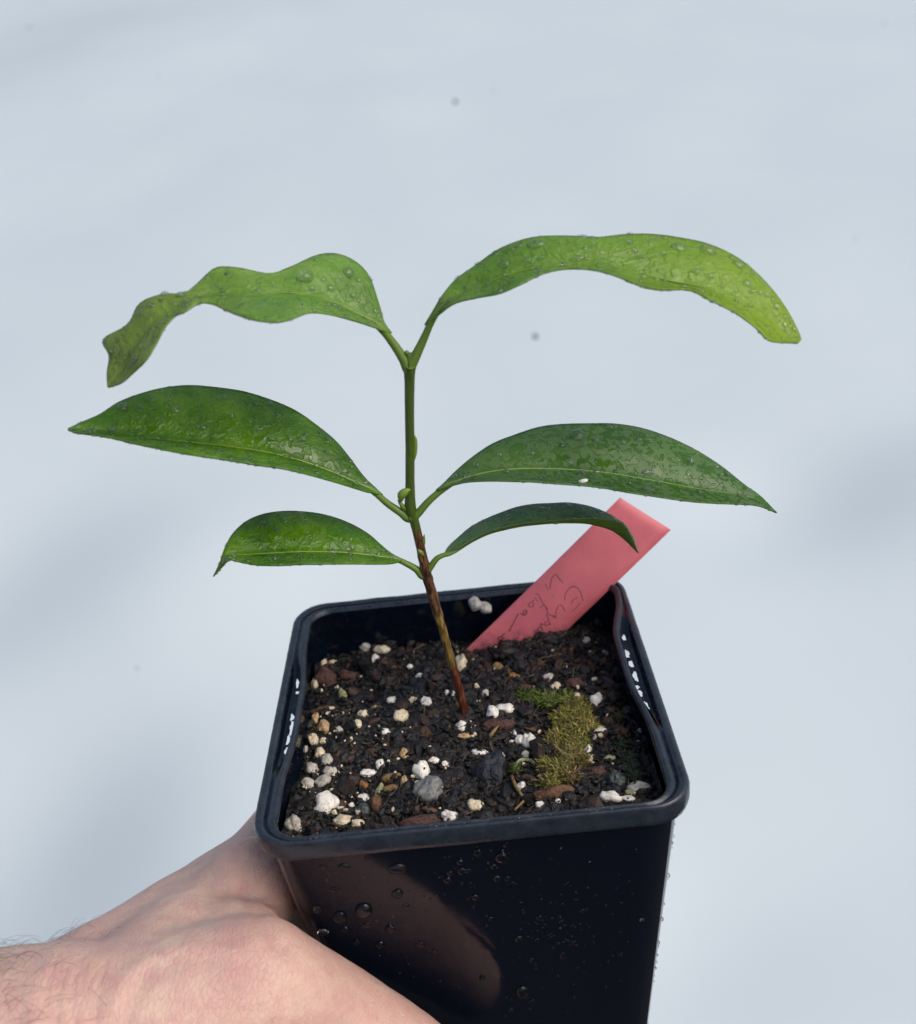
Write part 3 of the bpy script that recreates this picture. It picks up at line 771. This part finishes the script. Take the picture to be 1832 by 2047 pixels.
for s in strokes:
    P = catmull([on_tag(*zt(x, y), 0.00026) for x, y in s], max(4, 5 * (len(s) - 1)))
    P = P + tn * 0.0006 * 0.75
    V, Fc = tube(P, 0.00014, 5); b = len(wv); wv.extend(V); wf.extend([tuple(i + b for i in f) for f in Fc])
mesh_obj('handwriting', wv, wf, M['pencil'], tago)

# ------------------------------------------------------------------ seedling
base = on_soil(931, 1430)
plant = empty('seedling', tuple(base))
tag(plant, 'young seedling with three pairs of wet green leaves growing in the pot', 'seedling')
def pchild(o, parent=None):
    o.parent = parent or plant
    if o.parent is plant: o.matrix_parent_inverse = Matrix.Translation(-base)
    else: o.matrix_parent_inverse = Matrix.Identity(4)
    return o
def Z1(x, y): return 100 + x / 2.395, 440 + y / 2.395
def Z2(x, y): return 800 + x / 2.1667, 440 + y / 2.1667
def Z7(x, y): return zt(x, y)
Y0 = base[1]
stem_px = [(934,1446),(931,1430),(920,1385),(905,1330),(890,1275),(876,1228),(863,1185),(852,1145),(845,1112),(836,1072),(828,1040),(821,1015),(820,970),(820,900),(819,820),(819,760),(819,735),(818,706)]
stem_r = [8.5,8.5,8.6,8.4,8.2,9.5,10.5,11,9.5,9.2,10,11.5,9.6,9.3,9.5,10.5,12,6.5]
sp = np.array([at_y(x, y, Y0) for x, y in stem_px]); sr = np.array([r * depth_of(p) / F for r, p in zip(stem_r, sp)])
sp4 = catmull(np.hstack([sp, sr[:, None]]), 90)
V, Fc = tube(sp4[:, :3], sp4[:, 3], 14, wob=lambda p, a: (0.22 if p[2] < 0.036 else 0.03) * nz(p * 700 + np.array([math.cos(a), math.sin(a), 0]) * 1.2))
stem = pchild(mesh_obj('stem', V, Fc, M['stem']))

def leaf(stations, conv, mats, kf, kn, yslope, label, rib=True, bulge=0.10, curl=None, nl=72, mw=9):
    """stations: picture-measured (far edge, midrib, near edge); the midrib gets its distance from the
    leaf's own plane and each half rises or falls from it."""
    a0 = [np.array(q, float) for q in stations[0]]; a1 = np.array(stations[1][1], float); st0 = a0[1] - 0.75 * (a1 - a0[1])
    stations = [tuple(tuple(st0 + 0.12 * (q - a0[1])) for q in a0)] + list(stations)      # the blade runs out along its stalk
    FM, MM, NM = [], [], []
    L = len(stations)
    for i, st in enumerate(stations):
        if len(st) == 1: st = (st[0], st[0], st[0])
        f, m, n = [np.array(conv(*q)) for q in st]
        s = i / (L - 1)
        pm = at_y(*m, Y0 + yslope * s); d = depth_of(pm)
        df = np.linalg.norm(f - m) * d / F; dn = np.linalg.norm(n - m) * d / F
        k1 = kf(s) if callable(kf) else kf; k2 = kn(s) if callable(kn) else kn
        FM.append(at_depth(*f, d + k1 * df)); MM.append(pm); NM.append(at_depth(*n, d - k2 * dn))
    fa, mi, ne = catmull(FM, nl), catmull(MM, nl), catmull(NM, nl)
    G = np.zeros((nl, 2 * mw + 1, 3)); UV = np.zeros((nl, 2 * mw + 1, 2))
    for i in range(nl):
        tdir = mi[min(i + 1, nl - 1)] - mi[max(i - 1, 0)]
        for j in range(2 * mw + 1):
            v = (j - mw) / mw
            e = fa[i] if v > 0 else ne[i]; t = abs(v)
            nrm = np.cross(e - mi[i], tdir) * (1 if v > 0 else -1); ln = np.linalg.norm(nrm)
            nrm = nrm / ln if ln > 1e-12 else np.zeros(3)
            if np.dot(nrm, CC - mi[i]) < 0 and v > 0: nrm = -nrm
            wd = np.linalg.norm(e - mi[i])
            p = mi[i] + (e - mi[i]) * t + nrm * bulge * wd * math.sin(math.pi * t) * (1 if v > 0 else 0.5)
            s = i / (nl - 1)
            # soft quilting between the side veins
            q = math.sin(s * 95 - t * 22) * 0.00009 * math.sin(math.pi * min(1, t * 1.05)) * smooth01(s * 8) * smooth01((1 - s) * 8)
            if 'young' in label: q = q * 1.8 + 0.00055 * nz(p * 140) * smooth01(s * 6) * smooth01((1 - s) * 6) * smooth01((1 - t) * 5)
            G[i, j] = p + nrm * q; UV[i, j] = (s, v)
    V = G.reshape(-1, 3); w = 2 * mw + 1; Fc = []
    for i in range(nl - 1):
        for j in range(w - 1): Fc.append((i * w + j, i * w + j + 1, (i + 1) * w + j + 1, (i + 1) * w + j))
    a = G[nl // 2, mw + 4]; nn = np.cross(G[nl // 2, mw + 5] - a, G[nl // 2 + 1, mw + 4] - a)
    if np.dot(nn, CC - a) < 0: Fc = [f[::-1] for f in Fc]; sg = -1
    else: sg = 1
    o = mesh_obj('leaf', V, Fc, mats)
    uvl = o.data.uv_layers.new(name='UVMap'); UVf = UV.reshape(-1, 2)
    li = np.zeros(len(o.data.loops), dtype=np.int32); o.data.loops.foreach_get('vertex_index', li)
    uvl.data.foreach_set('uv', UVf[li].astype(np.float32).ravel())
    s = o.modifiers.new('thick', 'SOLIDIFY'); s.thickness = 0.00032; s.offset = 0; s.material_offset = len(mats) - 1; s.material_offset_rim = 0
    pchild(o); o['label'] = label
    # normals on the grid
    du = np.gradient(G, axis=0); dv = np.gradient(G, axis=1); N = np.cross(dv, du) * sg
    N /= np.linalg.norm(N, axis=2)[:, :, None] + 1e-12
    if np.dot(N[nl // 2, mw + 4], CC - G[nl // 2, mw + 4]) < 0: N = -N
    if rib:
        P = mi[2:-3] + 0.5 * (N[2:-3, mw] + N[2:-3, mw + 1]) * 0.00008
        R = np.linspace(0.00034, 0.00010, len(P)) * (0.62 if 'young' in label else 1); tv, tf = tube(P, R, 7)
        mesh_obj('midrib', tv, tf, M['midrib'], o)
    return o, G, N, mi
def petiole(o, pts, conv, r0, r1, key):
    mi = leaves[key][3]; N = leaves[key][2]; mw = N.shape[1] // 2
    head = [at_y(*conv(x, y), Y0) for x, y in pts]
    axis = sp4[np.argmin(((sp4[:, :3] - head[0]) ** 2).sum(1)), :3]
    tail = [mi[k] for k in (4, 8, 13)]
    P = catmull([axis * 0.75 + head[0] * 0.25] + head[:-1] + tail, 40)
    R = np.concatenate([np.linspace(r0 * 1.25, r0, 8), np.linspace(r0, r1 * 0.8, 16), r1 * (0.18 + 0.64 * (1 - smooth01(np.linspace(0, 1, 16))))])
    V, Fc = tube(P, R, 10); mesh_obj('petiole', V, Fc, M['petiole'], o)

UL = [((1600,488),(1572,505),(1540,510)), ((1575,400),(1490,455),(1440,478)), ((1520,255),(1380,400),(1330,450)), ((1420,175),(1290,375),(1240,446)),
      ((1300,163),(1190,352),(1150,478)), ((1150,225),(1080,348),(1070,490)), ((1050,256),(980,352),(960,475)), ((900,228),(860,360),(860,440)),
      ((790,230),(780,368),(780,404)), ((700,310),(710,375),(715,400)), ((640,352),(650,395),(645,440)), ((540,355),(580,430),(600,460)),
      ((430,400),(505,480),(550,515)), ((372,500),(445,560),(510,590)), ((255,572),(385,640),(460,672)), ((284,648),(345,715),(392,738)), ((274,735),(308,765),(338,782)), ((278,802),)]
UR = [((140,400),(152,410),(170,405)), ((185,325),(210,350),(240,360)), ((245,255),(300,310),(340,335)), ((330,195),(400,265),(430,318)), ((430,125),(500,228),(520,280)),
      ((560,78),(620,200),(620,232)), ((700,68),(730,185),(720,212)), ((850,75),(850,190),(830,215)), ((980,62),(960,212),(930,240)), ((1100,62),(1070,240),(1040,285)),
      ((1220,78),(1190,268),(1130,303)), ((1350,108),(1310,290),(1250,302)), ((1480,175),(1420,325),(1340,345)), ((1590,275),(1520,375),(1450,400)), ((1670,380),(1610,440),(1540,465)),
      ((1720,470),(1680,495),(1600,522)), ((1737,515),(1718,520),(1690,530)), ((1728,530),)]
ML = [((1555,1280),(1535,1290),(1510,1300)), ((1500,1225),(1460,1255),(1430,1275)), ((1440,1145),(1370,1215),(1330,1245)), ((1370,1060),(1280,1180),(1220,1215)), ((1280,985),(1180,1148),(1110,1190)),
      ((1180,915),(1070,1120),(1000,1175)), ((1060,862),(960,1100),(880,1155)), ((930,822),(840,1083),(750,1135)), ((800,802),(710,1070),(620,1115)), ((670,792),(580,1055),(500,1090)),
      ((550,803),(470,1045),(400,1070)), ((440,830),(370,1035),(320,1050)), ((330,872),(280,1025),(240,1034)), ((240,930),(190,1012),(165,1024)), ((160,965),(125,1003),(115,1015)), ((85,1000),)]
MR = [((190,1140),(210,1150),(235,1145)), ((240,1090),(280,1120),(310,1133)), ((310,1030),(360,1098),(400,1130)), ((400,970),(450,1083),(500,1132)), ((500,930),(540,1078),(590,1135)),
      ((600,898),(640,1078),(690,1143)), ((700,885),(740,1082),(790,1150)), ((820,882),(840,1090),(890,1162)), ((930,883),(930,1100),(990,1180)), ((1040,900),(1030,1118),(1090,1195)),
      ((1150,935),(1130,1135),(1190,1210)), ((1270,990),(1240,1155),(1290,1222)), ((1390,1065),(1360,1175),(1400,1228)), ((1490,1145),(1470,1190),(1500,1232)), ((1560,1195),(1550,1215),(1560,1240)), ((1632,1268),)]
LL = [((1640,1600),(1640,1620),(1640,1645)), ((1590,1560),(1570,1610),(1570,1648)), ((1520,1500),(1480,1600),(1480,1647)), ((1430,1450),(1390,1592),(1390,1647)), ((1330,1415),(1290,1590),(1290,1648)),
      ((1220,1397),(1190,1590),(1190,1650)), ((1110,1395),(1090,1595),(1090,1655)), ((1010,1412),(1000,1600),(990,1652)), ((930,1450),(920,1605),(920,1640)), ((870,1510),(870,1603),(870,1628)),
      ((835,1580),(840,1612),(850,1635)), ((815,1640),(820,1650),(830,1655)), ((783,1707),)]
LR = [((-10,445),(10,495),(0,485)), ((60,380),(90,460),(72,448)), ((160,295),(190,400),(178,384)), ((280,230),(310,345),(298,325)), ((400,180),(430,312),(424,290)), ((530,135),(560,285),(556,263)),
      ((660,112),(690,270),(690,248)), ((800,105),(820,260),(826,236)), ((930,100),(950,257),(958,226)), ((1060,118),(1080,262),(1086,220)), ((1170,150),(1190,285),(1186,220)), ((1270,195),(1280,315),(1266,232)),
      ((1330,235),(1345,358),(1322,242)), ((1395,285),(1405,410),(1380,272)), ((1436,355),(1450,455),(1430,350)), ((1490,495),)]
leaves = {}
leaves['UL'] = leaf(UL, Z1, [M['leaf_young'], M['leaf_under']], 0.8, 2.0, -0.012, 'pale green wavy young leaf twisted towards its tip, upper left', bulge=0.06)
leaves['UR'] = leaf(UR, Z2, [M['leaf_tip'], M['leaf_under']], 0.8, 2.2, -0.010, 'arching yellow green young leaf with large droplets, upper right', bulge=0.08)
leaves['ML'] = leaf(ML, Z1, [M['leaf_dark'], M['leaf_under']], 0.8, 2.2, -0.006, 'large dark green wet leaf of the middle pair, on the left')
leaves['MR'] = leaf(MR, Z2, [M['leaf_blot'], M['leaf_under']], 0.8, 2.0, 0.008, 'large dark green leaf with blotchy water film, middle right')
leaves['LL'] = leaf(LL, Z1, [M['leaf_dark'], M['leaf_under']], 0.85, 1.8, -0.010, 'small dark green leaf with drooping tip, lower left')
leaves['LR'] = leaf(LR, Z7, [M['leaf_grey'], M['leaf_under']], 1.2, 1.2, 0.006, 'narrow folded leaf showing its pale underside, in front of the pink tag', rib=False, bulge=0.04)
petiole(leaves['UL'][0], [(1712,705),(1690,660),(1640,585),(1572,502)], Z1, 0.0012, 0.0010, 'UL')
petiole(leaves['UR'][0], [(45,632),(72,580),(105,510),(154,405)], Z2, 0.0012, 0.0009, 'UR')
petiole(leaves['ML'][0], [(1712,1425),(1680,1400),(1615,1355),(1530,1288)], Z1, 0.0010, 0.0009, 'ML')
petiole(leaves['MR'][0], [(55,1290),(80,1268),(130,1212),(212,1148)], Z2, 0.0010, 0.0009, 'MR')
petiole(leaves['LL'][0], [(1780,1700),(1755,1672),(1708,1645),(1630,1622)], Z1, 0.0009, 0.0008, 'LL')
petiole(leaves['LR'][0], [(112,1530),(130,1505),(165,1462),(225,1420)], Z2, 0.0009, 0.0007, 'LR')

def fleck():
    o, G, N, mi = leaves['MR']; Pp = proj(G); dd = ((Pp - np.array([1167, 964])) ** 2).sum(2); i, j = np.unravel_index(np.argmin(dd), dd.shape)
    lump('plant_flake', 1167, 964, 17, 8, 'perlite', 'tiny white flake lying on the lower edge of the middle right leaf', 'flake', pos=G[i, j] + N[i, j] * 0.0003, lift=0, flat=0.6, rot=0.2)
fleck()
# buds and stipules on the stem
def bud(pts, r, m='midrib', off=-0.0008):
    P = catmull([at_y(x, y, Y0 + off) for x, y in pts], 12); k = depth_of(P[0]) / F
    R = np.array([max(0.12, math.sin(math.pi * (0.12 + 0.86 * t))) for t in np.linspace(0, 1, 12)]) * r * k
    V, Fc = tube(P, R, 9); pchild(mesh_obj('bud', V, Fc, M[m]))
bud([(802,1002),(803,990),(812,982),(824,976)], 9); bud([(812,1022),(805,1012),(795,999)], 5, 'petiole', -0.0004)
bud([(826,925),(830,905),(831,880),(828,868)], 4.5, 'midrib', 0.0); bud([(843,1098),(846,1085),(849,1068)], 5, 'petiole', 0.0)
bud([(836,1098),(842,1104),(848,1112)], 5, 'midrib', -0.0008); bud([(812,712),(814,704),(816,700)], 5, 'petiole', -0.0004)

# ------------------------------------------------------------------ water droplets
def drop_mesh(a, b, h, seed):
    V, Fc = ico(3)
    D = np.array([v * (1 + 0.10 * nz(v * 1.3 + seed)) for v in V]) * np.array([a, b, h])
    D[:, 2] = np.where(D[:, 2] < 0, D[:, 2] * 0.25, D[:, 2]); return D, Fc
def frame_of(n, right=None):
    n = n / np.linalg.norm(n); r = RC[0] if right is None else right
    x = r - n * np.dot(r, n); x /= np.linalg.norm(x); return np.stack([x, np.cross(n, x), n])
def leaf_drops(key, conv, big, tiny, edge):
    o, G, N, mi = leaves[key]; Pp = proj(G); nl, w = G.shape[:2]
    face = (N * (CC - G)).sum(2) > 0
    for (x, y, a, b) in big:
        q = np.array(conv(x, y)); dd = ((Pp - q) ** 2).sum(2); i, j = np.unravel_index(np.argmin(dd), dd.shape)
        sc = (2.395 if conv is Z1 else 2.1667); k = depth_of(G[i, j]) / F / sc
        n = N[i, j]; B = frame_of(n); c = abs(np.dot(n, RC[2])); c = max(c, 0.35)
        a, b = a * 1.35, b * 1.35; D, Fc = drop_mesh(a * k, min(b * k / c, a * k * 1.3), min(a, b) * k * 0.85, x)
        d = mesh_obj('water_droplet', D @ B, Fc, M['water'], o); d.location = G[i, j] + n * 0.00016
    V = []; FF = []
    for _ in range(tiny):
        i = random.randint(4, nl - 5); j = random.randint(1, w - 2); n = N[i, j]; B = frame_of(n)
        r = random.choice((0.00016, 0.0002, 0.00026, 0.00036, 0.0005)) * random.uniform(0.7, 1.3)
        D, Fc = drop_mesh(r, r * random.uniform(0.8, 1.2), r * 0.5, i + j)
        b = len(V); V.extend(D @ B + G[i, j] + (G[i, j + 1] - G[i, j]) * random.random() + n * 0.00016); FF.extend(Fc + b)
    for _ in range(tiny // 5):          # medium beads
        i = random.randint(5, int(nl * 0.86)); j = random.randint(1, w - 2); n = N[i, j]; r = random.uniform(0.00042, 0.00085)
        D, Fc = drop_mesh(r, r * random.uniform(0.7, 1.0), r * 0.7, i * 3 + j)
        b = len(V); V.extend(D @ frame_of(n) + G[i, j] + n * 0.00016); FF.extend(Fc + b)
    for _ in range(edge):
        i = random.randint(int(nl * 0.25), nl - 3); t = random.random()
        p = G[i, 0] * (1 - t) + G[i + 1, 0] * t; r = random.uniform(0.00018, 0.00042)
        D, Fc = drop_mesh(r, r, r, i); b = len(V); V.extend(D + p + RC[1] * r * 0.3); FF.extend(Fc + b)
    d = mesh_obj('fine_droplets', V, FF, M['water'], o); d['kind'] = 'stuff'
leaf_drops('UR', Z2, [(595,108,30,16),(460,180,19,14),(555,165,15,11),(760,165,26,11),(1195,115,26,16),(1350,143,26,20),(1470,200,22,13),(1500,280,20,14),(460,255,13,9),(258,258,14,10),(1040,155,20,8),(1050,245,18,9),(600,165,10,8),(800,74,18,7),(385,285,13,8),(1490,375,10,8),(1590,470,11,9),(800,120,12,7),(325,200,9,8),(405,152,15,10),(1425,155,10,9),(1130,150,9,8),(490,125,12,7),(1660,410,9,8),(1000,62,12,6)], 200, 60)
leaf_drops('UL', Z1, [(1215,268,30,24),(1430,270,21,19),(1340,330,16,11),(1440,355,11,9),(1390,430,9,8),(1150,350,13,9),(1300,290,11,9),(1330,405,9,7),(1250,330,11,8),(1520,275,9,8),(1480,400,8,7),(560,480,12,8),(1000,300,10,7)], 150, 26)
leaf_drops('ML', Z1, [(355,905,20,15),(610,905,18,14),(490,865,12,10),(730,985,20,12),(990,1000,18,10),(570,855,12,9),(1200,1050,18,10),(1090,940,12,10),(830,850,10,9),(1060,885,10,8),(1330,1060,12,9),(870,930,12,9)], 170, 70)
leaf_drops('MR', Z2, [(757,930,24,20),(1075,1165,24,9),(580,1015,16,9),(840,960,12,10),(1250,1040,14,10),(860,1085,14,8),(1070,1105,22,8),(960,960,12,9),(1280,1190,16,6),(700,980,12,8)], 170, 30)
leaf_drops('LL', Z1, [(1020,1450,11,9),(1130,1450,11,9),(1080,1620,14,7),(1350,1590,18,9),(1420,1570,14,8),(1220,1440,11,9)], 90, 16)
leaf_drops('LR', Z2, [(620,1255,16,7),(480,1290,12,7),(730,1240,10,7)], 90, 22)

# droplets on the front wall of the pot
fn = np.array([0, -1.0, -0.068]); fn /= np.linalg.norm(fn); fp = np.array([0, wyf(0), 0])
def wall_point(x, y):
    p = at_plane(x, y, fp, fn); return p
big = [(1004,1716,13,13),(795,1738,19,12),(795,1789,11,11),(727,1822,17,17),(680,1835,14,14),(780,1860,10,10),(923,1743,8,8),(994,1759,8,8),(1015,1759,6,6),(950,1797,7,7),(982,1841,5,5),(1038,1882,8,8),(1079,1839,6,6),(1044,1988,14,14),(1065,2006,6,6),
 (841,1892,9,8),(646,1865,11,8),(760,1892,9,9),(713,1885,7,7),(688,1734,12,8),(666,1780,7,6),(634,1820,8,8),(965,1961,6,6),(1022,2024,7,6),(1148,1974,4,5),(1126,1916,6,9),(1101,1873,5,5),(1123,1847,5,5),(1165,1825,5,6),(1242,1911,6,6),(1284,1841,4,4),(987,1734,6,6),(920,1726,7,6),(955,1706,8,9),
 (1064,1924,6,4),(1074,1884,5,5),(1130,1855,4,4),(646,1735,8,5),(734,1718,6,5),(811,1815,7,6),(732,1853,10,6),(690,1860,9,7),(895,1762,8,7),(900,1748,7,6),(1012,1690,5,6),(1136,1885,4,4),(1142,1893,4,4),(1117,1891,4,4),(935,1742,6,6),(870,1905,6,5)]
for (x, y, a, b) in big:
    p = wall_point(x, y); p[1] += 0.0007 * math.sin((p[2] + 0.1) * 32) * math.cos(p[0] * 36); k = depth_of(p) / F
    D, Fc = drop_mesh(a * k * 1.05, b * k * 1.25, min(a, b) * k * 0.62, x)
    d = mesh_obj('water_droplet', D @ frame_of(fn), Fc, M['bead'], pot); d.location = Vector(p) - Vector(pot.location) + Vector(fn) * 0.00001
V = []; FF = []
I2, F2 = ico(2)
cl = [(720,1760),(830,1800),(940,1740),(1000,1750),(1110,1850),(1125,1880),(1070,1960),(760,1830),(1180,1820),(1090,1840),(850,1900),(1200,1900)]
for k in range(420):
    if k < 260: cx, cy = random.choice(cl); x, y = random.gauss(cx, 40), random.gauss(cy, 32)
    else: x, y = random.uniform(600, 1320), random.uniform(1690, 2046)
    p = wall_point(x, y)
    if abs(p[0]) > 0.036 + 0.07 * p[2] or p[2] > -0.006 or p[2] < -0.1: continue
    p[1] += 0.0007 * math.sin((p[2] + 0.1) * 32) * math.cos(p[0] * 36)
    r = random.choice((0.00010, 0.00014, 0.0002, 0.00028)) * random.uniform(0.7, 1.3)
    D = I2 * np.array([r, r * 1.2, r * 0.6]); b = len(V); V.extend(D @ frame_of(fn) + p); FF.extend(F2 + b)
for k in range(60):       # beads down the right-hand edge
    z = random.uniform(-0.1, -0.006); r = random.uniform(0.00018, 0.0006)
    a = random.uniform(-0.5, 0.6); cr = 0.0075
    p = np.array([wx(z) - cr + cr * math.cos(a), wyf(z) + cr - cr * math.cos(a + 1.57) * -1 if False else wyf(z) + cr + cr * math.sin(a), z])
    D = I2 * r; D = D * np.array([0.8, 0.8, 1.1]); b = len(V); V.extend(D + p); FF.extend(F2 + b)
for k in range(90):       # specks of water on the rim
    y = random.choice((-0.0443, -0.0438, 0.044)); x = random.uniform(-0.036, 0.036); r = random.uniform(0.00012, 0.0003)
    D = I2 * np.array([r, r, r * 0.6]); b = len(V); V.extend(D + np.array([x, y, 0.0001])); FF.extend(F2 + b)
d = mesh_obj('fine_droplets', np.array(V) - np.array(pot.location), FF, M['water'], pot); d['kind'] = 'stuff'

# ------------------------------------------------------------------ hand (one continuous body)
mm = 0.001
J = {  # joints in the pot frame, millimetres, with radii
 'arm0': ((-300, -165, -105), 40), 'arm1': ((-144, -92, -42), 31), 'wrist': ((-96, -72, -29), 26),
 'cmc': ((-71, -66, -27), 19), 'tmcp': ((-47, -58, -25), 14.5), 'tip_': ((-33, -55, -41), 11.5), 'tia': ((-20, -55.5, -56), 11), 'tend': ((-7, -54, -77), 8.5),
 'i0': ((-56, -10, -44), 12), 'i1': ((-48, 28, -54), 9.5), 'i2': ((-22, 46, -52), 9), 'i3': ((4, 46, -54), 8),
 'm0': ((-58, -8, -60), 12.5), 'm1': ((-48, 32, -68), 9.5), 'm2': ((-20, 45, -67), 9), 'm3': ((10, 45, -69), 8),
 'r0': ((-59, -12, -75), 12), 'r1': ((-48, 28, -82), 9), 'r2': ((-20, 44, -83), 8.5), 'r3': ((8, 44, -85), 7.5),
 'p0': ((-57, -20, -90), 11), 'p1': ((-46, 18, -97), 8), 'p2': ((-24, 42, -97), 7), 'p3': ((-4, 42, -99), 6.5),
}
links = [('arm0','arm1'),('arm1','wrist'),('wrist','cmc'),('cmc','tmcp'),('tmcp','tip_'),('tip_','tia'),('tia','tend'),
 ('wrist','i0'),('wrist','m0'),('wrist','r0'),('wrist','p0'),('i0','m0'),('m0','r0'),('r0','p0'),('cmc','i0'),
 ('i0','i1'),('i1','i2'),('i2','i3'),('m0','m1'),('m1','m2'),('m2','m3'),('r0','r1'),('r1','r2'),('r2','r3'),('p0','p1'),('p1','p2'),('p2','p3')]
webs = [((-53, -26, -31), 12), ((-53, -46, -29), 12), ((-68, -50, -34), 16), ((-66, -34, -48), 15)]
def build_hand():
    V = []; Fc = []
    I, IF = ico(3)
    def ball(c, r):
        b = len(V); V.extend(I * r * mm + np.array(c) * mm); Fc.extend([tuple(i + b for i in f) for f in IF])
    for a, b in links:
        (pa, ra), (pb, rb) = J[a], J[b]; pa, pb = np.array(pa, float), np.array(pb, float)
        n = max(3, int(np.linalg.norm(pb - pa) / 3))
        if a == 'wrist' and b != 'cmc': ra *= 0.72
        for t in np.linspace(0, 1, n): ball(pa + (pb - pa) * t, ra + (rb - ra) * t)
    for c, r in webs: ball(c, r)
    src = mesh_obj('hand_source', V, Fc)
    rm = src.modifiers.new('r', 'REMESH'); rm.mode = 'VOXEL'; rm.voxel_size = 0.0011
    sm = src.modifiers.new('s', 'SMOOTH'); sm.factor = 0.5; sm.iterations = 42
    ss = src.modifiers.new('u', 'SUBSURF'); ss.levels = 1
    dg = bpy.context.evaluated_depsgraph_get(); me = bpy.data.meshes.new_from_object(src.evaluated_get(dg))
    bpy.data.objects.remove(src)
    n = len(me.vertices); co = np.zeros(n * 3); me.vertices.foreach_get('co', co); co = co.reshape(-1, 3)
    no = np.zeros(n * 3); me.vertices.foreach_get('normal', no); no = no.reshape(-1, 3)
    pp = proj(co)
    def line(pts, wid):
        q = catmull([(x * S, y * S) for x, y in pts], 40)
        return np.exp(-(((pp[:, None, :] - q[None]) ** 2).sum(2).min(1)) / wid ** 2)
    near = np.where((pp[:, 0] > -80) & (pp[:, 1] < 2200) & ((no * (CC - co)).sum(1) > 0))[0]
    allpp = pp; pp = allpp[near]; h = np.zeros(len(near))
    h += 0.0004 * line([(225, 2000), (245, 1950), (285, 1908), (340, 1886), (400, 1882), (460, 1892)], 16)      # tendon of the thumb
    h -= 0.00028 * line([(250, 2020), (275, 1965), (310, 1930), (370, 1908), (450, 1910), (520, 1926)], 18)
    h += 0.0005 * line([(60, 2034), (75, 1960), (110, 1900), (160, 1860)], 22)
    h -= 0.0005 * line([(480, 1760), (520, 1830), (560, 1880)], 16) 
    for k in range(9):
        x0 = 95 + k * 13; h -= 0.0003 * line([(x0 + 18 - 4 * (k % 3), 1905 + 9 * (k % 4)), (x0 + 3 * (k % 2), 1970), (x0 + 8 - 9 * (k % 3), 2050)], 4.5)
    co[near] += no[near] * h[:, None]
    # keep the hand outside the pot: flatten it on the walls it presses against
    for i, v in enumerate(co):
        z = min(-0.004, max(BOT, v[2])); dx = v[0] + wx(z); dyf = v[1] - wyf(z); dyb = wyb(z) - v[1]
        ins = min(dx, dyf, dyb)
        if ins > -0.0003 and v[2] > BOT - 0.002:
            if ins == dx: v[0] -= ins + 0.0003
            elif ins == dyf: v[1] -= ins + 0.0003
            else: v[1] += ins + 0.0003
        v += no[i] * (0.0005 * nz(v * 60) + 0.00016 * nz(v * 220))
    me.vertices.foreach_set('co', co.ravel()); me.polygons.foreach_set('use_smooth', [True] * len(me.polygons)); me.update()
    o = bpy.data.objects.new('hand', me); COL.objects.link(o); me.materials.clear(); me.materials.append(M['skin'])
    tag(o, 'bare left hand and wrist gripping the black pot from the left', 'hand')
    return o, co, no
hand, hco, hno = build_hand()
# thumbnail
def nail():
    p0, p1 = np.array(J['tia'][0]) * mm, np.array(J['tend'][0]) * mm
    ax = (p1 - p0); ax /= np.linalg.norm(ax); out = np.array([0.1, -0.75, 0.65]); out -= ax * np.dot(out, ax); out /= np.linalg.norm(out); sd = np.cross(ax, out)
    c = p0 + (p1 - p0) * 0.72; V = []; Fc = []
    for i in range(9):
        for j in range(9):
            u, v = (i - 4) / 4, (j - 4) / 4; r = 0.0108
            a = v * 0.62; V.append(c + ax * u * 0.0065 + out * (r * math.cos(a)) + sd * r * math.sin(a) * (1 - 0.12 * u * u))
    for i in range(8):
        for j in range(8): Fc.append((i * 9 + j, i * 9 + j + 1, (i + 1) * 9 + j + 1, (i + 1) * 9 + j))
    o = mesh_obj('thumbnail', V, Fc, M['nail'], hand); s = o.modifiers.new('t', 'SOLIDIFY'); s.thickness = 0.0006
nail()
def arm_hair():
    pp = proj(hco); vis = (hno * (CC - hco)).sum(1) > -0.004
    cand = np.where(vis & (pp[:, 0] > -60) & (pp[:, 0] < 360) & (pp[:, 1] < 2080))[0]
    V = []; Fc = []
    for _ in range(480):
        i = int(random.choice(cand)); x = pp[i, 0]
        if random.random() > math.exp(-max(0, x - 10) / 62): continue
        p = hco[i].copy(); n = hno[i]; L = random.uniform(0.004, 0.010)
        d = np.array([0.5, 0.35, 0.1]) + rng.normal(0, 0.45, 3); d -= n * np.dot(d, n); d /= np.linalg.norm(d)
        a0 = random.uniform(0.5, 1.1); a1 = random.uniform(-1.4, -0.4); P = [p]; sdw = np.cross(n, d) * random.uniform(-0.7, 0.7)
        for t in np.linspace(0, 1, 9)[1:]:
            a = a0 + (a1 - a0) * t; p = p + (d * math.cos(a) + n * math.sin(a) + sdw * t) * L / 8; P.append(p)
        tv, tf = tube(P, np.linspace(0.000029, 0.000013, 9), 3, False); b = len(V); V.extend(tv); Fc.extend([tuple(q + b for q in f) for f in tf])
    o = mesh_obj('arm_hair', V, Fc, M['hair'], hand); o['kind'] = 'stuff'
arm_hair()

# ------------------------------------------------------------------ tilt everything the hand holds
bpy.context.view_layer.update()
for o in list(SC.objects):
    if o.parent is None and o not in FIXED: o.matrix_world = TILT @ o.matrix_world
